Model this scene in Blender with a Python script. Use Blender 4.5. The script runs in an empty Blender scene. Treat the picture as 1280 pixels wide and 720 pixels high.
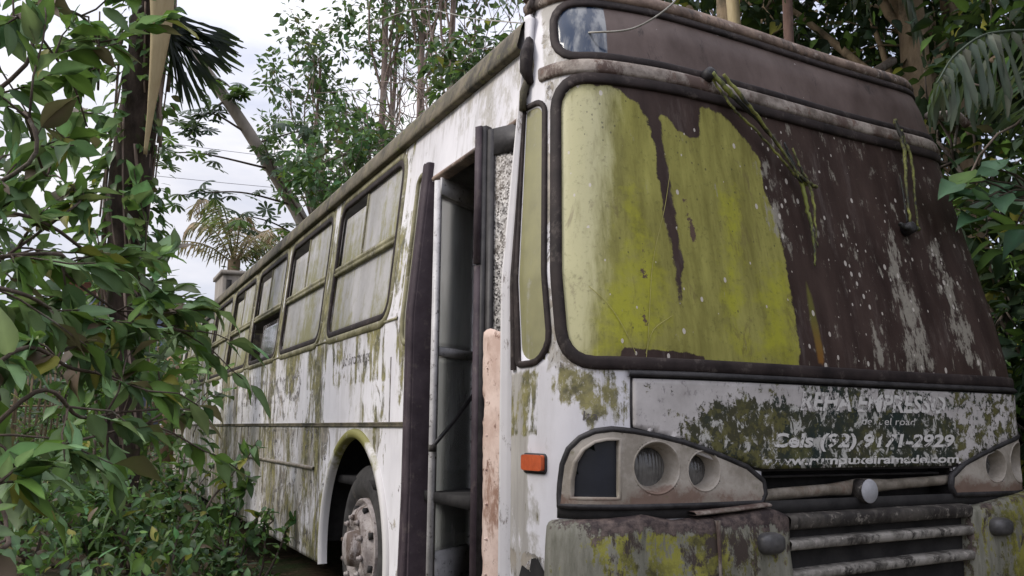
import bpy, math, random
import numpy as np
R = math.radians
rng = np.random.default_rng(7)
scene = bpy.context.scene
col = scene.collection

# ------------------------------------------------------------------ basic helpers
def tag(o, label=None, cat=None, group=None, kind=None):
    if label: o['label'] = label
    if cat: o['category'] = cat
    if group: o['group'] = group
    if kind: o['kind'] = kind
    return o

def empty(name, loc=(0, 0, 0), label=None, cat=None, group=None):
    o = bpy.data.objects.new(name, None); col.objects.link(o); o.location = loc
    o.empty_display_size = .2
    return tag(o, label, cat, group)

def world_loc(o):
    v = np.zeros(3)
    while o is not None:
        v += np.array(o.location); o = o.parent
    return v

def build(name, V, faces, mat, parent=None, attrs=None, smooth=True, origin=None):
    """V (n,3) world coords; faces: list of int arrays (m,k) or list of tuples."""
    V = np.asarray(V, np.float32)
    me = bpy.data.meshes.new(name)
    off = np.zeros(3) if parent is None else world_loc(parent)
    loc = np.zeros(3)
    if origin is not None:
        loc = np.asarray(origin, float) - off
    Vl = V - (off + loc)
    if isinstance(faces, np.ndarray): faces = [faces]
    tot, idx, start = 0, [], []
    p = 0
    for f in faces:
        f = np.asarray(f, np.int32)
        if f.ndim == 1: f = f[None]
        if len(f) == 0: continue
        k = f.shape[1]
        idx.append(f.ravel()); start.append(p + np.arange(len(f), dtype=np.int32) * k); p += f.size
    idx = np.concatenate(idx); start = np.concatenate(start)
    me.vertices.add(len(V)); me.vertices.foreach_set('co', Vl.astype(np.float32).ravel())
    me.loops.add(len(idx)); me.loops.foreach_set('vertex_index', idx.astype(np.int32))
    me.polygons.add(len(start)); me.polygons.foreach_set('loop_start', start.astype(np.int32))
    me.update(calc_edges=True)
    if attrs:
        for an, data in attrs.items():
            a = me.attributes.new(an, 'FLOAT_COLOR', 'POINT')
            d = np.ones((len(V), 4), np.float32); d[:, :data.shape[1]] = data
            a.data.foreach_set('color', d.ravel())
    if smooth: me.polygons.foreach_set('use_smooth', np.ones(len(start), bool))
    me.validate()
    o = bpy.data.objects.new(name, me); col.objects.link(o)
    if mat is not None: me.materials.append(mat)
    if parent is not None: o.parent = parent
    o.location = loc
    return o

class MB:
    """collects geometry of ONE mesh"""
    def __init__(s): s.V = []; s.F = {}; s.n = 0; s.A = []
    def add(s, V, faces, colr=None):
        V = np.asarray(V, float)
        if isinstance(faces, np.ndarray): faces = [faces]
        for f in faces:
            f = np.asarray(f, int)
            if f.ndim == 1: f = f[None]
            if len(f): s.F.setdefault(f.shape[1], []).append(f + s.n)
        s.V.append(V); s.n += len(V)
        c = np.ones((len(V), 3)) if colr is None else np.broadcast_to(colr, (len(V), 3))
        s.A.append(c)
        return s
    def tube(s, pts, rad, nseg=8, cap=True, colr=None):
        V, F = tube(pts, rad, nseg, cap); return s.add(V, F, colr)
    def box(s, c, size, rot=None):
        V, F = boxm(c, size, rot); return s.add(V, F)
    def build(s, name, mat, parent=None, smooth=True, attr=None, origin=None):
        V = np.concatenate(s.V); F = [np.concatenate(v) for v in s.F.values()]
        at = {attr: np.concatenate(s.A)} if attr else None
        return build(name, V, F, mat, parent, at, smooth, origin)

def boxm(c, size, rot=None):
    h = np.array(size) / 2
    V = np.array([(x, y, z) for x in (-1, 1) for y in (-1, 1) for z in (-1, 1)], float) * h
    if rot is not None: V = V @ np.asarray(rot).T
    F = np.array([(0, 1, 3, 2), (4, 6, 7, 5), (0, 4, 5, 1), (2, 3, 7, 6), (0, 2, 6, 4), (1, 5, 7, 3)])
    return V + np.array(c), F

def norm(v):
    v = np.asarray(v, float); return v / np.maximum(np.linalg.norm(v, axis=-1, keepdims=True), 1e-9)

def tube(pts, rad, nseg=8, cap=True):
    P = np.asarray(pts, float); n = len(P)
    rad = np.broadcast_to(np.asarray(rad, float), (n,))
    T = np.gradient(P, axis=0); T = norm(T)
    a = np.array([0, 0, 1.]) if abs(T[0][2]) < .9 else np.array([1., 0, 0])
    N = []
    u = norm(np.cross(T[0], a))
    for t in T:
        u = norm(u - t * np.dot(u, t)); N.append(u)
    N = np.array(N); B = np.cross(T, N)
    ang = np.linspace(0, 2 * np.pi, nseg, endpoint=False)
    V = P[:, None] + rad[:, None, None] * (N[:, None] * np.cos(ang)[None, :, None] + B[:, None] * np.sin(ang)[None, :, None])
    V = V.reshape(-1, 3)
    i = np.arange(n - 1)[:, None] * nseg; j = np.arange(nseg)[None]; j2 = (j + 1) % nseg
    F = [np.stack([i + j, i + j2, i + nseg + j2, i + nseg + j], -1).reshape(-1, 4)]
    if cap:
        F.append(np.arange(nseg)[::-1][None].copy()); F.append((np.arange(nseg) + (n - 1) * nseg)[None])
    return V, F

def catmull(P, n=8):
    P = np.array(P, float); Q = np.vstack([2 * P[0] - P[1], P, 2 * P[-1] - P[-2]]); out = []
    for i in range(1, len(Q) - 2):
        a, b, c, d = Q[i - 1], Q[i], Q[i + 1], Q[i + 2]
        for k in range(n):
            t = k / n
            out.append(.5 * ((2 * b) + (c - a) * t + (2 * a - 5 * b + 4 * c - d) * t * t + (3 * b - a - 3 * c + d) * t ** 3))
    out.append(P[-1]); return np.array(out)

# ------------------------------------------------------------------ node helpers
class NT:
    def __init__(s, name):
        s.m = bpy.data.materials.new(name); s.m.use_nodes = True
        s.t = s.m.node_tree; s.n = s.t.nodes; s.l = s.t.links
        s.n.clear(); s.out = s.n.new('ShaderNodeOutputMaterial')
        s._obj = None
    def put(s, sock, v):
        if isinstance(v, bpy.types.NodeSocket): s.l.new(v, sock)
        elif v is not None:
            if sock.type == 'RGBA' and not isinstance(v, (int, float)): v = (*v[:3], 1)
            sock.default_value = v
    def obj(s, scale=(1, 1, 1)):
        if s._obj is None: s._obj = s.n.new('ShaderNodeTexCoord').outputs['Object']
        if scale == (1, 1, 1): return s._obj
        m = s.n.new('ShaderNodeMapping'); s.l.new(s._obj, m.inputs['Vector']); m.inputs['Scale'].default_value = scale
        return m.outputs[0]
    def noise(s, scale=5, detail=6, rough=.6, vs=(1, 1, 1), dist=0, color=False):
        n = s.n.new('ShaderNodeTexNoise'); s.l.new(s.obj(vs), n.inputs['Vector'])
        n.inputs['Scale'].default_value = scale; n.inputs['Detail'].default_value = detail
        n.inputs['Roughness'].default_value = rough; n.inputs['Distortion'].default_value = dist
        return n.outputs['Color' if color else 'Fac']
    def voro(s, scale=20, vs=(1, 1, 1), rnd=1):
        n = s.n.new('ShaderNodeTexVoronoi'); s.l.new(s.obj(vs), n.inputs['Vector'])
        n.inputs['Scale'].default_value = scale; n.inputs['Randomness'].default_value = rnd
        return n.outputs['Distance'], n.outputs['Color']
    def math(s, op, a, b=0.0, clamp=False):
        n = s.n.new('ShaderNodeMath'); n.operation = op; n.use_clamp = clamp
        s.put(n.inputs[0], a); s.put(n.inputs[1], b); return n.outputs[0]
    def add(s, a, b): return s.math('ADD', a, b)
    def sub(s, a, b): return s.math('SUBTRACT', a, b)
    def mul(s, a, b): return s.math('MULTIPLY', a, b)
    def ramp(s, v, lo, hi, a=0., b=1.):
        n = s.n.new('ShaderNodeMapRange'); n.clamp = True
        s.put(n.inputs[0], v)
        for i, x in zip((1, 2, 3, 4), (lo, hi, a, b)): n.inputs[i].default_value = x
        return n.outputs[0]
    def mix(s, f, a, b):
        n = s.n.new('ShaderNodeMix'); n.data_type = 'RGBA'
        s.put(n.inputs[0], f); s.put(n.inputs[6], a); s.put(n.inputs[7], b); return n.outputs[2]
    def attr(s, name):
        n = s.n.new('ShaderNodeAttribute'); n.attribute_name = name
        sp = s.n.new('ShaderNodeSeparateColor'); s.l.new(n.outputs['Color'], sp.inputs[0])
        return n.outputs['Color'], sp.outputs[0], sp.outputs[1], sp.outputs[2]
    def xyz(s):
        sp = s.n.new('ShaderNodeSeparateXYZ'); s.l.new(s.obj(), sp.inputs[0]); return sp.outputs
    def bsdf(s, color, rough=.6, spec=.4, bump=None, bstr=.3, bdist=.01, metal=0, **kw):
        p = s.n.new('ShaderNodeBsdfPrincipled')
        s.put(p.inputs['Base Color'], color); s.put(p.inputs['Roughness'], rough)
        s.put(p.inputs['Specular IOR Level'], spec); s.put(p.inputs['Metallic'], metal)
        for k, v in kw.items(): s.put(p.inputs[k.replace('_', ' ')], v)
        if bump is not None:
            b = s.n.new('ShaderNodeBump'); s.put(b.inputs['Height'], bump)
            b.inputs['Strength'].default_value = bstr; b.inputs['Distance'].default_value = bdist
            s.l.new(b.outputs[0], p.inputs['Normal'])
        return p.outputs[0]
    def done(s, sh):
        s.l.new(sh, s.out.inputs['Surface']); return s.m
    def mixsh(s, f, a, b):
        n = s.n.new('ShaderNodeMixShader'); s.put(n.inputs[0], f); s.l.new(a, n.inputs[1]); s.l.new(b, n.inputs[2]); return n.outputs[0]

STREAK = (9, 9, .7)   # vertical streaks

# ------------------------------------------------------------------ bus surface: u = run along the outline, z = height
TH = .095; ZS = 1.86
PL = [(0, .46), (0, .38), (.004, .30), (.022, .20), (.07, .10), (.16, .035), (.29, .005), (.52, -.01), (.78, .005), (1.16, .045),
      (1.72, .115), (2.16, .155), (2.41, .185), (2.53, .245), (2.60, .34), (2.62, .46), (2.62, .58)]
CV = catmull(PL, 12)
SL = np.concatenate([[0], np.cumsum(np.linalg.norm(np.diff(CV, axis=0), axis=1))]); STOT = SL[-1]
REAR = 14.3
URE = -(REAR - .46)

def body(u, z):
    u = np.asarray(u, float); z = np.asarray(z, float)
    u, z = np.broadcast_arrays(u, z)
    x = np.interp(u, SL, CV[:, 0]); y = np.interp(u, SL, CV[:, 1])
    y = np.where(u < 0, .46 - u, y); x = np.where(u < 0, 0, x)
    y = np.where(u > STOT, .58 + (u - STOT), y); x = np.where(u > STOT, 2.62, x)
    k = 1 - TH * np.maximum(0, z - ZS) / 1.31
    x = 1.31 + (x - 1.31) * k
    lo = np.clip((2.7 - z) / 1.2, 0, 1) * np.clip((x - 1.2) / 1.3, 0, 1)
    w = np.clip(1 - (y - .46) / 1.2, 0, 1)        # the rake dies out along the sides
    w = np.where(u <= 0, 0, np.where(u < .18, (u / .18) ** 2 * (3 - 2 * u / .18), w))
    rk = np.interp(z, [.2, 1.0, 1.5, 1.6, 2.71, 2.95, 3.12], [-.08, -.08, -.08, -.072, .13, .19, .26])
    lo = lo * w
    return np.stack([x + .03 * lo, y + rk * w - .05 * lo, z + 0 * x], -1)

def bodyn(u, z):
    e = .004
    a = body(np.asarray(u) + e, z) - body(np.asarray(u) - e, z)
    b = body(u, np.asarray(z) + e) - body(u, np.asarray(z) - e)
    return norm(np.cross(a, b))

def on(u, z, off=0):
    return body(u, z) + bodyn(u, z) * np.asarray(off)[..., None]

def rrect(u0, u1, z0, z1, r, n=6):
    if np.isscalar(r): r = (r,) * 4       # bl, br, tr, tl
    P = []
    for (cu, cz, a0), rr in zip(((u0, z0, 180), (u1, z0, 270), (u1, z1, 0), (u0, z1, 90)), r):
        cx = cu + rr * (1 if cu == u0 else -1); cy = cz + rr * (1 if cz == z0 else -1)
        for t in np.linspace(a0, a0 + 90, n): P.append((cx + rr * math.cos(R(t)), cy + rr * math.sin(R(t))))
    return np.array(P)

def resample(P, step, closed=True):
    P = np.asarray(P, float)
    if closed: P = np.vstack([P, P[:1]])
    out = []
    for a, b in zip(P[:-1], P[1:]):
        n = max(1, int(np.ceil(np.linalg.norm(b - a) / step)))
        for k in range(n): out.append(a + (b - a) * k / n)
    if not closed: out.append(P[-1])
    return np.array(out)

def sdf(P, u, z):
    """signed distance (negative inside) to polygon P"""
    u = np.asarray(u); z = np.asarray(z)
    d = np.full(u.shape, 1e9); s = np.ones(u.shape)
    Q = np.asarray(P, float)
    for i in range(len(Q)):
        a = Q[i]; b = Q[i - 1]
        e = b - a; wu = u - a[0]; wz = z - a[1]
        t = np.clip((wu * e[0] + wz * e[1]) / max(e @ e, 1e-12), 0, 1)
        d = np.minimum(d, (wu - e[0] * t) ** 2 + (wz - e[1] * t) ** 2)
        c1 = z >= a[1]; c2 = z < b[1]; c3 = e[0] * wz > e[1] * wu
        flip = (c1 & c2 & c3) | (~c1 & ~c2 & ~c3)
        s = np.where(flip, -s, s)
    return s * np.sqrt(d)

def soft(P, u, z, w=.03):
    return np.clip(.5 - sdf(P, u, z) / (2 * w), 0, 1)

def gasket(P, prof, step=.05, closed=True):
    """sweep profile [(inward, out)] along a (u,z) path on the body"""
    P = resample(P, step, closed); n = len(P)
    if closed: T = np.roll(P, -1, 0) - np.roll(P, 1, 0)
    else: T = np.gradient(P, axis=0)
    T = T / np.linalg.norm(T, axis=1, keepdims=True)
    N = np.stack([-T[:, 1], T[:, 0]], 1)
    prof = np.array(prof, float); k = len(prof)
    Q = P[:, None] + N[:, None] * prof[None, :, 0:1]
    V = on(Q[..., 0], Q[..., 1], np.broadcast_to(prof[None, :, 1], Q.shape[:2])).reshape(-1, 3)
    i = np.arange(n if closed else n - 1)[:, None]; i2 = (i + 1) % n; j = np.arange(k - 1)[None]
    F = np.stack([i * k + j, i2 * k + j, i2 * k + j + 1, i * k + j + 1], -1).reshape(-1, 4)
    return V, [F]

def prof(w, h, base=-.01):       # rounded rubber section of width w, height h
    return [(0, base), (.0, h * .5), (w * .12, h * .85), (w * .35, h), (w * .65, h), (w * .88, h * .85), (w, h * .45), (w, base)]

def sheet(P, off, step=.03, holes=(), uv=None):
    """grid patch of the body inside polygon P (holes cut out); returns V, F, (u,z)"""
    P = np.asarray(P, float)
    u0, z0 = P.min(0); u1, z1 = P.max(0)
    nu = max(2, int((u1 - u0) / step) + 1); nz = max(2, int((z1 - z0) / step) + 1)
    U, Z = np.meshgrid(np.linspace(u0, u1, nu), np.linspace(z0, z1, nz), indexing='ij')
    return cut(U, Z, P, off, holes, max((u1 - u0) / nu, (z1 - z0) / nz))

def cut(U, Z, P, off, holes, step):
    nu, nz = U.shape
    def snap(poly, U, Z, inside):
        poly = np.asarray(poly)
        lo = poly.min(0) - 2 * step; hi = poly.max(0) + 2 * step
        m = (U > lo[0]) & (U < hi[0]) & (Z > lo[1]) & (Z < hi[1])
        d = np.full(U.shape, 1e3 if inside else 1e3)
        d[m] = sdf(poly, U[m], Z[m]); e = step * .1
        near = m & (np.abs(d) < step * .75)
        gu = np.zeros(U.shape); gz = np.zeros(U.shape)
        gu[near] = (sdf(poly, U[near] + e, Z[near]) - sdf(poly, U[near] - e, Z[near])) / (2 * e)
        gz[near] = (sdf(poly, U[near], Z[near] + e) - sdf(poly, U[near], Z[near] - e)) / (2 * e)
        U2 = np.where(near, U - gu * d, U); Z2 = np.where(near, Z - gz * d, Z)
        return U2, Z2, np.where(near, 0, d)
    keepc = np.ones((nu - 1, nz - 1), bool)
    if P is not None:
        U, Z, d = snap(P, U, Z, True)
        ins = d <= 1e-6
        keepc &= ins[:-1, :-1] & ins[1:, :-1] & ins[:-1, 1:] & ins[1:, 1:]
        c = sdf(P, (U[:-1, :-1] + U[1:, 1:]) / 2, (Z[:-1, :-1] + Z[1:, 1:]) / 2) if keepc.size < 60000 else None
        if c is not None: keepc &= c < 0
    for h in holes:
        U, Z, d = snap(h, U, Z, False)
        oc = d >= -1e-6
        keepc &= oc[:-1, :-1] & oc[1:, :-1] & oc[:-1, 1:] & oc[1:, 1:]
        h = np.asarray(h); lo = h.min(0) - step; hi = h.max(0) + step
        cu = (U[:-1, :-1] + U[1:, 1:]) / 2; cz = (Z[:-1, :-1] + Z[1:, 1:]) / 2
        m = (cu > lo[0]) & (cu < hi[0]) & (cz > lo[1]) & (cz < hi[1])
        dd = np.ones(cu.shape); dd[m] = sdf(h, cu[m], cz[m]); keepc &= dd > 0
    V = on(U, Z, np.full(U.shape, off)).reshape(-1, 3)
    I = np.arange(nu * nz).reshape(nu, nz)
    F = np.stack([I[:-1, :-1], I[1:, :-1], I[1:, 1:], I[:-1, 1:]], -1)[keepc]
    return V, [F], (U.ravel(), Z.ravel())

def solid(o, t, offset=-1):
    m = o.modifiers.new('Solidify', 'SOLIDIFY'); m.thickness = t; m.offset = offset; m.use_even_offset = False
    return o
# ------------------------------------------------------------------ bus materials
def m_paint():
    t = NT('weathered_white_paint')
    _, a, g, b = t.attr('mask')
    n1 = t.noise(1.4, 4, .6); nst = t.noise(1.0, 8, .68, STREAK); nst2 = t.noise(2.6, 8, .72, (7, 7, .8), .3)
    nf = t.noise(7, 10, .72, (1, 1, .8), .3); nfine = t.noise(60, 4, .7)
    white = t.mix(t.ramp(n1, .35, .7), (.60, .585, .61), (.77, .755, .775))
    white = t.mix(t.ramp(t.noise(.8, 6, .7, (5, 5, 1.2)), .52, .70, 0, .35), white, (.42, .40, .38))
    nb_ = t.noise(2.3, 10, .74, (1, 1, .55), .4)
    white = t.mix(t.ramp(t.add(g, t.mul(t.sub(nb_, .5), 3.0)), .42, .62, 0, .72), white, t.mix(nf, (.20, .18, .13), (.40, .37, .31)))
    ga = t.ramp(t.add(g, t.mul(t.sub(nst2, .5), 2.4)), .45, .95, 0, .6)
    c = t.mix(ga, white, t.mix(nf, (.20, .185, .165), (.34, .32, .30)))
    al = t.ramp(t.add(a, t.mul(t.sub(t.add(t.mul(nst, .4), t.mul(nb_, .6)), .5), 4.8)), .44, .58, 0, .93)
    alc = t.mix(t.ramp(t.noise(8, 9, .75), .41, .60), (.06, .056, .02), (.25, .225, .075))
    alc = t.mix(t.ramp(t.noise(26, 8, .75, (1, 1, .7)), .55, .60, 0, .75), alc, (.45, .43, .38))
    alc = t.mix(t.ramp(t.noise(15, 8, .75), .58, .64, 0, .6), alc, (.10, .075, .05))
    c = t.mix(al, c, alc)
    fl = t.ramp(t.add(b, t.mul(t.sub(nf, .5), 4.2)), .80, .86)
    c = t.mix(fl, c, t.mix(t.noise(25, 5, .6), (.03, .026, .026), (.17, .15, .14)))
    peel = t.ramp(t.add(t.mul(b, .9), t.mul(t.sub(t.noise(4.3, 10, .75, (1, 1, .6), 1.2), .5), 3.4)), .50, .53)
    c = t.mix(t.mul(peel, .85), c, t.mix(t.ramp(t.noise(6, 6, .7), .42, .58), (.10, .09, .07), (.33, .29, .23)))
    h = t.add(t.mul(nfine, .25), t.add(t.mul(fl, -.8), t.mul(peel, -.6)))
    return t.done(t.bsdf(c, t.ramp(nf, .3, .7, .42, .8), .35, h, .5, .004))

def m_rubber(name='perished_rubber', c1=(.013, .0095, .0095), c2=(.042, .031, .029), alg=.0):
    t = NT(name)
    n = t.noise(6, 7, .65); c = t.mix(t.ramp(n, .35, .7), c1, c2)
    c = t.mix(t.ramp(t.noise(14, 8, .75), .55, .68, 0, .45), c, (.15, .125, .11))
    if alg: c = t.mix(t.ramp(t.noise(2.5, 9, .7), .62 - alg * .3, .75 - alg * .3), c, (.17, .155, .045))
    return t.done(t.bsdf(c, .65, .18, t.noise(40, 5, .6), .4, .003))

def m_plain(name, c1, c2, rough=.6, scale=8, spots=None, spot_amt=.62, metal=0, spec=.4, bstr=.3, spot2=None):
    t = NT(name)
    c = t.mix(t.ramp(t.noise(scale, 9, .72), .40, .60), c1, c2)
    if spots: c = t.mix(t.ramp(t.noise(scale * .6, 9, .75, (1, 1, .5)), spot_amt - .05, spot_amt + .02), c, spots)
    if spot2: c = t.mix(t.ramp(t.noise(scale * 3.2, 6, .75), .57, .64), c, spot2)
    return t.done(t.bsdf(c, rough, spec, t.noise(scale * 6, 5, .6), bstr, .004, metal))

def m_windscreen():
    t = NT('algae_covered_windscreen')
    _, a, pale, bri = t.attr('mask'); _, ws, org, spk = t.attr('mask2')
    nst = t.noise(1.0, 9, .68, (16, 16, .7)); nf = t.noise(11, 9, .72); nb = t.noise(45, 5, .7)
    brown = t.mix(t.ramp(t.noise(2, 6, .6, (4, 4, .6)), .3, .7), (.026, .015, .0125), (.064, .042, .035))
    brown = t.mix(t.ramp(t.noise(1.2, 8, .7, (11, 11, .5)), .56, .75, 0, .55), brown, (.15, .125, .115))
    g1 = t.mix(t.ramp(nst, .33, .67), (.165, .152, .040), (.32, .305, .085))
    g1 = t.mix(t.ramp(t.add(bri, t.mul(t.sub(nf, .5), 2.2)), .45, 1.0, 0, .8), g1, (.33, .33, .032))
    g1 = t.mix(t.ramp(t.add(pale, t.mul(t.sub(nst, .5), 1.6)), .3, .8, 0, .8), g1, (.46, .435, .25))  # pale tone: sky reflection painted over the algae colour
    g1 = t.mix(t.ramp(nb, .56, .68, 0, .45), g1, (.10, .095, .03))
    g1 = t.mix(t.ramp(t.noise(3.2, 10, .75, (2.2, 2.2, .8), .5), .56, .62, 0, .5), g1, (.12, .09, .045))
    aa = t.ramp(t.add(a, t.mul(t.sub(t.add(t.mul(nst, .3), t.mul(nf, .7)), .5), 1.3)), .44, .54)
    c = t.mix(aa, brown, g1)
    sp = t.ramp(t.add(spk, t.mul(t.sub(nf, .5), 2.6)), .62, .7)
    c = t.mix(sp, c, (.10, .065, .05))
    c = t.mix(t.ramp(t.add(org, t.mul(t.sub(nf, .5), .5)), .4, .7, 0, .6), c, t.mix(t.ramp(t.xyz()[2], 1.55, 1.75), (.30, .13, .02), (.16, .16, .03)))
    # pale flakes: along the two washed streaks and as scattered dots
    wf = t.ramp(t.add(ws, t.mul(t.sub(t.add(t.mul(t.noise(1, 9, .75, (30, 30, 4)), .6), t.mul(nf, .4)), .5), 5.0)), .55, .8, 0, .85)
    c = t.mix(wf, c, t.mix(nb, (.17, .16, .13), (.40, .37, .31)))
    d1, vc = t.voro(30, (1.25, 1.25, .75))
    sv = t.n.new('ShaderNodeSeparateColor'); t.l.new(vc, sv.inputs[0])
    dots = t.mul(t.math('LESS_THAN', d1, t.mul(t.math('POWER', sv.outputs[0], 2.2), .34)), t.math('GREATER_THAN', t.add(sv.outputs[1], t.mul(ws, .25)), t.sub(.93, t.mul(t.ramp(t.noise(1.6, 4, .6), .42, .58), .55))))
    dots = t.mul(dots, t.sub(1, t.mul(aa, t.math('LESS_THAN', sv.outputs[2], .72))))
    d2, vc2 = t.voro(60, (1, 1, .8)); s2 = t.n.new('ShaderNodeSeparateColor'); t.l.new(vc2, s2.inputs[0])
    c = t.mix(t.mul(t.mul(t.math('LESS_THAN', d2, t.mul(s2.outputs[0], .30)), t.math('GREATER_THAN', t.add(s2.outputs[1], t.mul(t.sub(t.noise(2.2, 4, .6), .5), 2.5)), 1.0)), t.mul(aa, .7)), c, (.075, .07, .035))
    c = t.mix(t.mul(dots, .9), c, (.50, .46, .41))
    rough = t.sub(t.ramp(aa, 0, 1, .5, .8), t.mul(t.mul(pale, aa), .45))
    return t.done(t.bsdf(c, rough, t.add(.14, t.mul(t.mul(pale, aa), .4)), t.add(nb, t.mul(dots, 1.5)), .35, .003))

def m_visor():
    t = NT('grimy_visor_glass')
    _, a, _, _ = t.attr('mask')
    nf = t.noise(9, 8, .7)
    brown = t.mix(t.ramp(t.noise(1.6, 6, .65, (2, 2, 1)), .3, .7), (.055, .036, .030), (.150, .112, .10))
    brown = t.mix(t.ramp(t.noise(3, 10, .8, (3, 3, .7)), .57, .64, 0, .7), brown, (.02, .016, .016))
    d1, vc = t.voro(20); sv = t.n.new('ShaderNodeSeparateColor'); t.l.new(vc, sv.inputs[0])
    dots = t.mul(t.math('LESS_THAN', d1, t.mul(sv.outputs[0], .2)), t.math('GREATER_THAN', sv.outputs[1], .9))
    brown = t.mix(dots, brown, (.34, .31, .29))
    clean = t.mix(t.ramp(t.noise(1, 5, .6, (20, 20, .3)), .45, .6), (.015, .03, .06), (.20, .21, .22))  # bare glass; blue and pale bands paint the sky's reflection
    f = t.ramp(t.add(a, t.mul(t.sub(nf, .5), .2)), .45, .55)
    return t.done(t.bsdf(t.mix(f, brown, clean), t.ramp(f, 0, 1, .5, .12), t.ramp(f, 0, 1, .18, .6), nf, .15, .003))

def m_hood():
    t = NT('peeling_front_panel_paint')
    _, dk, al, _ = t.attr('mask')
    nf = t.noise(18, 10, .75); nv = t.noise(42, 6, .72, (1, 1, .6)); nl = t.noise(3.5, 6, .65)
    white = t.mix(t.ramp(nl, .35, .65), (.36, .335, .32), (.56, .53, .515))
    white = t.mix(t.ramp(nv, .57, .64, 0, .8), white, (.22, .20, .20))
    dark = t.mix(t.ramp(nl, .42, .6), (.012, .022, .019), (.05, .047, .022))
    dark = t.mix(t.ramp(t.noise(8, 7, .7), .55, .68), dark, (.10, .10, .035))
    dark = t.mix(t.ramp(t.noise(21, 8, .72, (1, 1, .8), .6), .535, .58), dark, (.46, .45, .42))
    f = t.ramp(t.add(dk, t.mul(t.sub(t.add(t.mul(nf, .6), t.mul(nv, .4)), .5), 4.2)), .46, .54)
    c = t.mix(f, white, dark)
    fa = t.ramp(t.add(al, t.mul(t.sub(nf, .5), 3.2)), .55, .70, 0, .9)
    c = t.mix(fa, c, t.mix(nv, (.05, .045, .015), (.17, .16, .05)))
    return t.done(t.bsdf(c, .62, .35, t.add(nf, t.mul(f, -1.2)), .5, .003))

def m_bumper():
    t = NT('mossy_bumper_paint')
    _, br, al, _ = t.attr('mask')
    nf = t.noise(17, 10, .76); ns = t.noise(1.5, 9, .74, (11, 11, 1.8))
    base = t.mix(t.ramp(ns, .35, .65), (.12, .118, .088), (.27, .26, .215))
    ga = t.ramp(t.add(al, t.mul(t.sub(t.add(t.mul(ns, .5), t.mul(nf, .5)), .5), 4.5)), .45, .60)
    c = t.mix(ga, base, t.mix(t.ramp(t.noise(5, 9, .75), .40, .60), (.055, .05, .02), (.25, .24, .045)))
    c = t.mix(t.ramp(t.noise(5, 10, .78, (1, 1, .5), .4), .55, .59), c, (.05, .037, .03))
    fb = t.ramp(t.add(br, t.mul(t.sub(t.add(t.mul(ns, .5), t.mul(nf, .5)), .5), 4.0)), .48, .58)
    c = t.mix(fb, c, t.mix(t.ramp(nf, .45, .65), (.030, .021, .021), (.14, .105, .09)))
    return t.done(t.bsdf(c, .7, .3, t.add(nf, fb), .5, .005))

def m_pane(name='grimy_side_pane'):
    t = NT(name)
    _, a, g, _ = t.attr('mask')
    nst = t.noise(1.0, 9, .7, (10, 10, .6)); nf = t.noise(10, 8, .72)
    c = t.mix(t.ramp(t.noise(1.1, 6, .6, (2, 2, .8)), .35, .65), (.27, .26, .25), (.45, .435, .43))
    c = t.mix(t.ramp(t.add(g, t.mul(t.sub(t.noise(2, 9, .75, (14, 14, .9)), .5), 3.0)), .5, .85, 0, .7), c, (.17, .16, .14))
    c = t.mix(t.ramp(t.add(a, t.mul(t.sub(t.add(t.mul(nst, .6), t.mul(nf, .4)), .5), 3.6)), .40, .9, 0, .9), c, t.mix(nf, (.12, .11, .04), (.30, .285, .12)))
    c = t.mix(t.ramp(t.noise(35, 5, .7), .68, .74, 0, .6), c, (.08, .075, .06))
    return t.done(t.bsdf(c, t.ramp(nf, .3, .7, .3, .65), .35, nf, .12, .003))

def m_glass(name, tint, dirt, dirtc=(.25, .25, .24), rough=.08):
    t = NT(name)
    tr = t.n.new('ShaderNodeBsdfTransparent'); tr.inputs[0].default_value = (*tint, 1)
    gl = t.n.new('ShaderNodeBsdfGlossy'); gl.inputs['Roughness'].default_value = rough
    fr = t.n.new('ShaderNodeFresnel'); fr.inputs['IOR'].default_value = 1.5
    df = t.n.new('ShaderNodeBsdfDiffuse'); df.inputs[0].default_value = (*dirtc, 1)
    a = t.mixsh(t.add(t.mul(fr.outputs[0], 1.6), .06), tr.outputs[0], gl.outputs[0])
    f = t.ramp(t.add(t.mul(t.noise(1.0, 6, .6, (5, 5, .9)), .75), t.mul(t.noise(14, 7, .7), .25)), .40, .62, dirt * .15, dirt)
    return t.done(t.mixsh(f, a, df.outputs[0]))

def m_crackle():
    t = NT('shattered_safety_glass')
    d, vc = t.voro(120); sv = t.n.new('ShaderNodeSeparateColor'); t.l.new(vc, sv.inputs[0])
    c = t.mix(t.ramp(t.mul(sv.outputs[0], t.noise(30, 6, .7)), .05, .5), (.06, .055, .055), (.62, .60, .58))
    c = t.mix(t.ramp(t.noise(2, 5, .6), .45, .65, 0, .5), c, (.30, .25, .19))
    return t.done(t.bsdf(c, .25, .6, sv.outputs[1], .7, .004))

def m_letters(th=.50):
    t = NT('flaking_letter_paint')
    n = t.noise(30, 8, .75); n2 = t.noise(7, 5, .6)
    f = t.ramp(t.add(t.mul(n, .65), t.mul(n2, .35)), th, th + .035)
    tr = t.n.new('ShaderNodeBsdfTransparent')
    b = t.bsdf(t.mix(n2, (.48, .46, .44), (.75, .73, .70)), .6)
    return t.done(t.mixsh(f, b, tr.outputs[0]))

def m_letters_dark(th=.50, cc=(.10, .09, .085)):
    t = NT('faded_dark_letter_paint')
    n = t.noise(28, 8, .75, (1, 1, .7)); f = t.ramp(n, th, th + .06)
    tr = t.n.new('ShaderNodeBsdfTransparent')
    return t.done(t.mixsh(f, t.bsdf(cc, .7), tr.outputs[0]))

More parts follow.
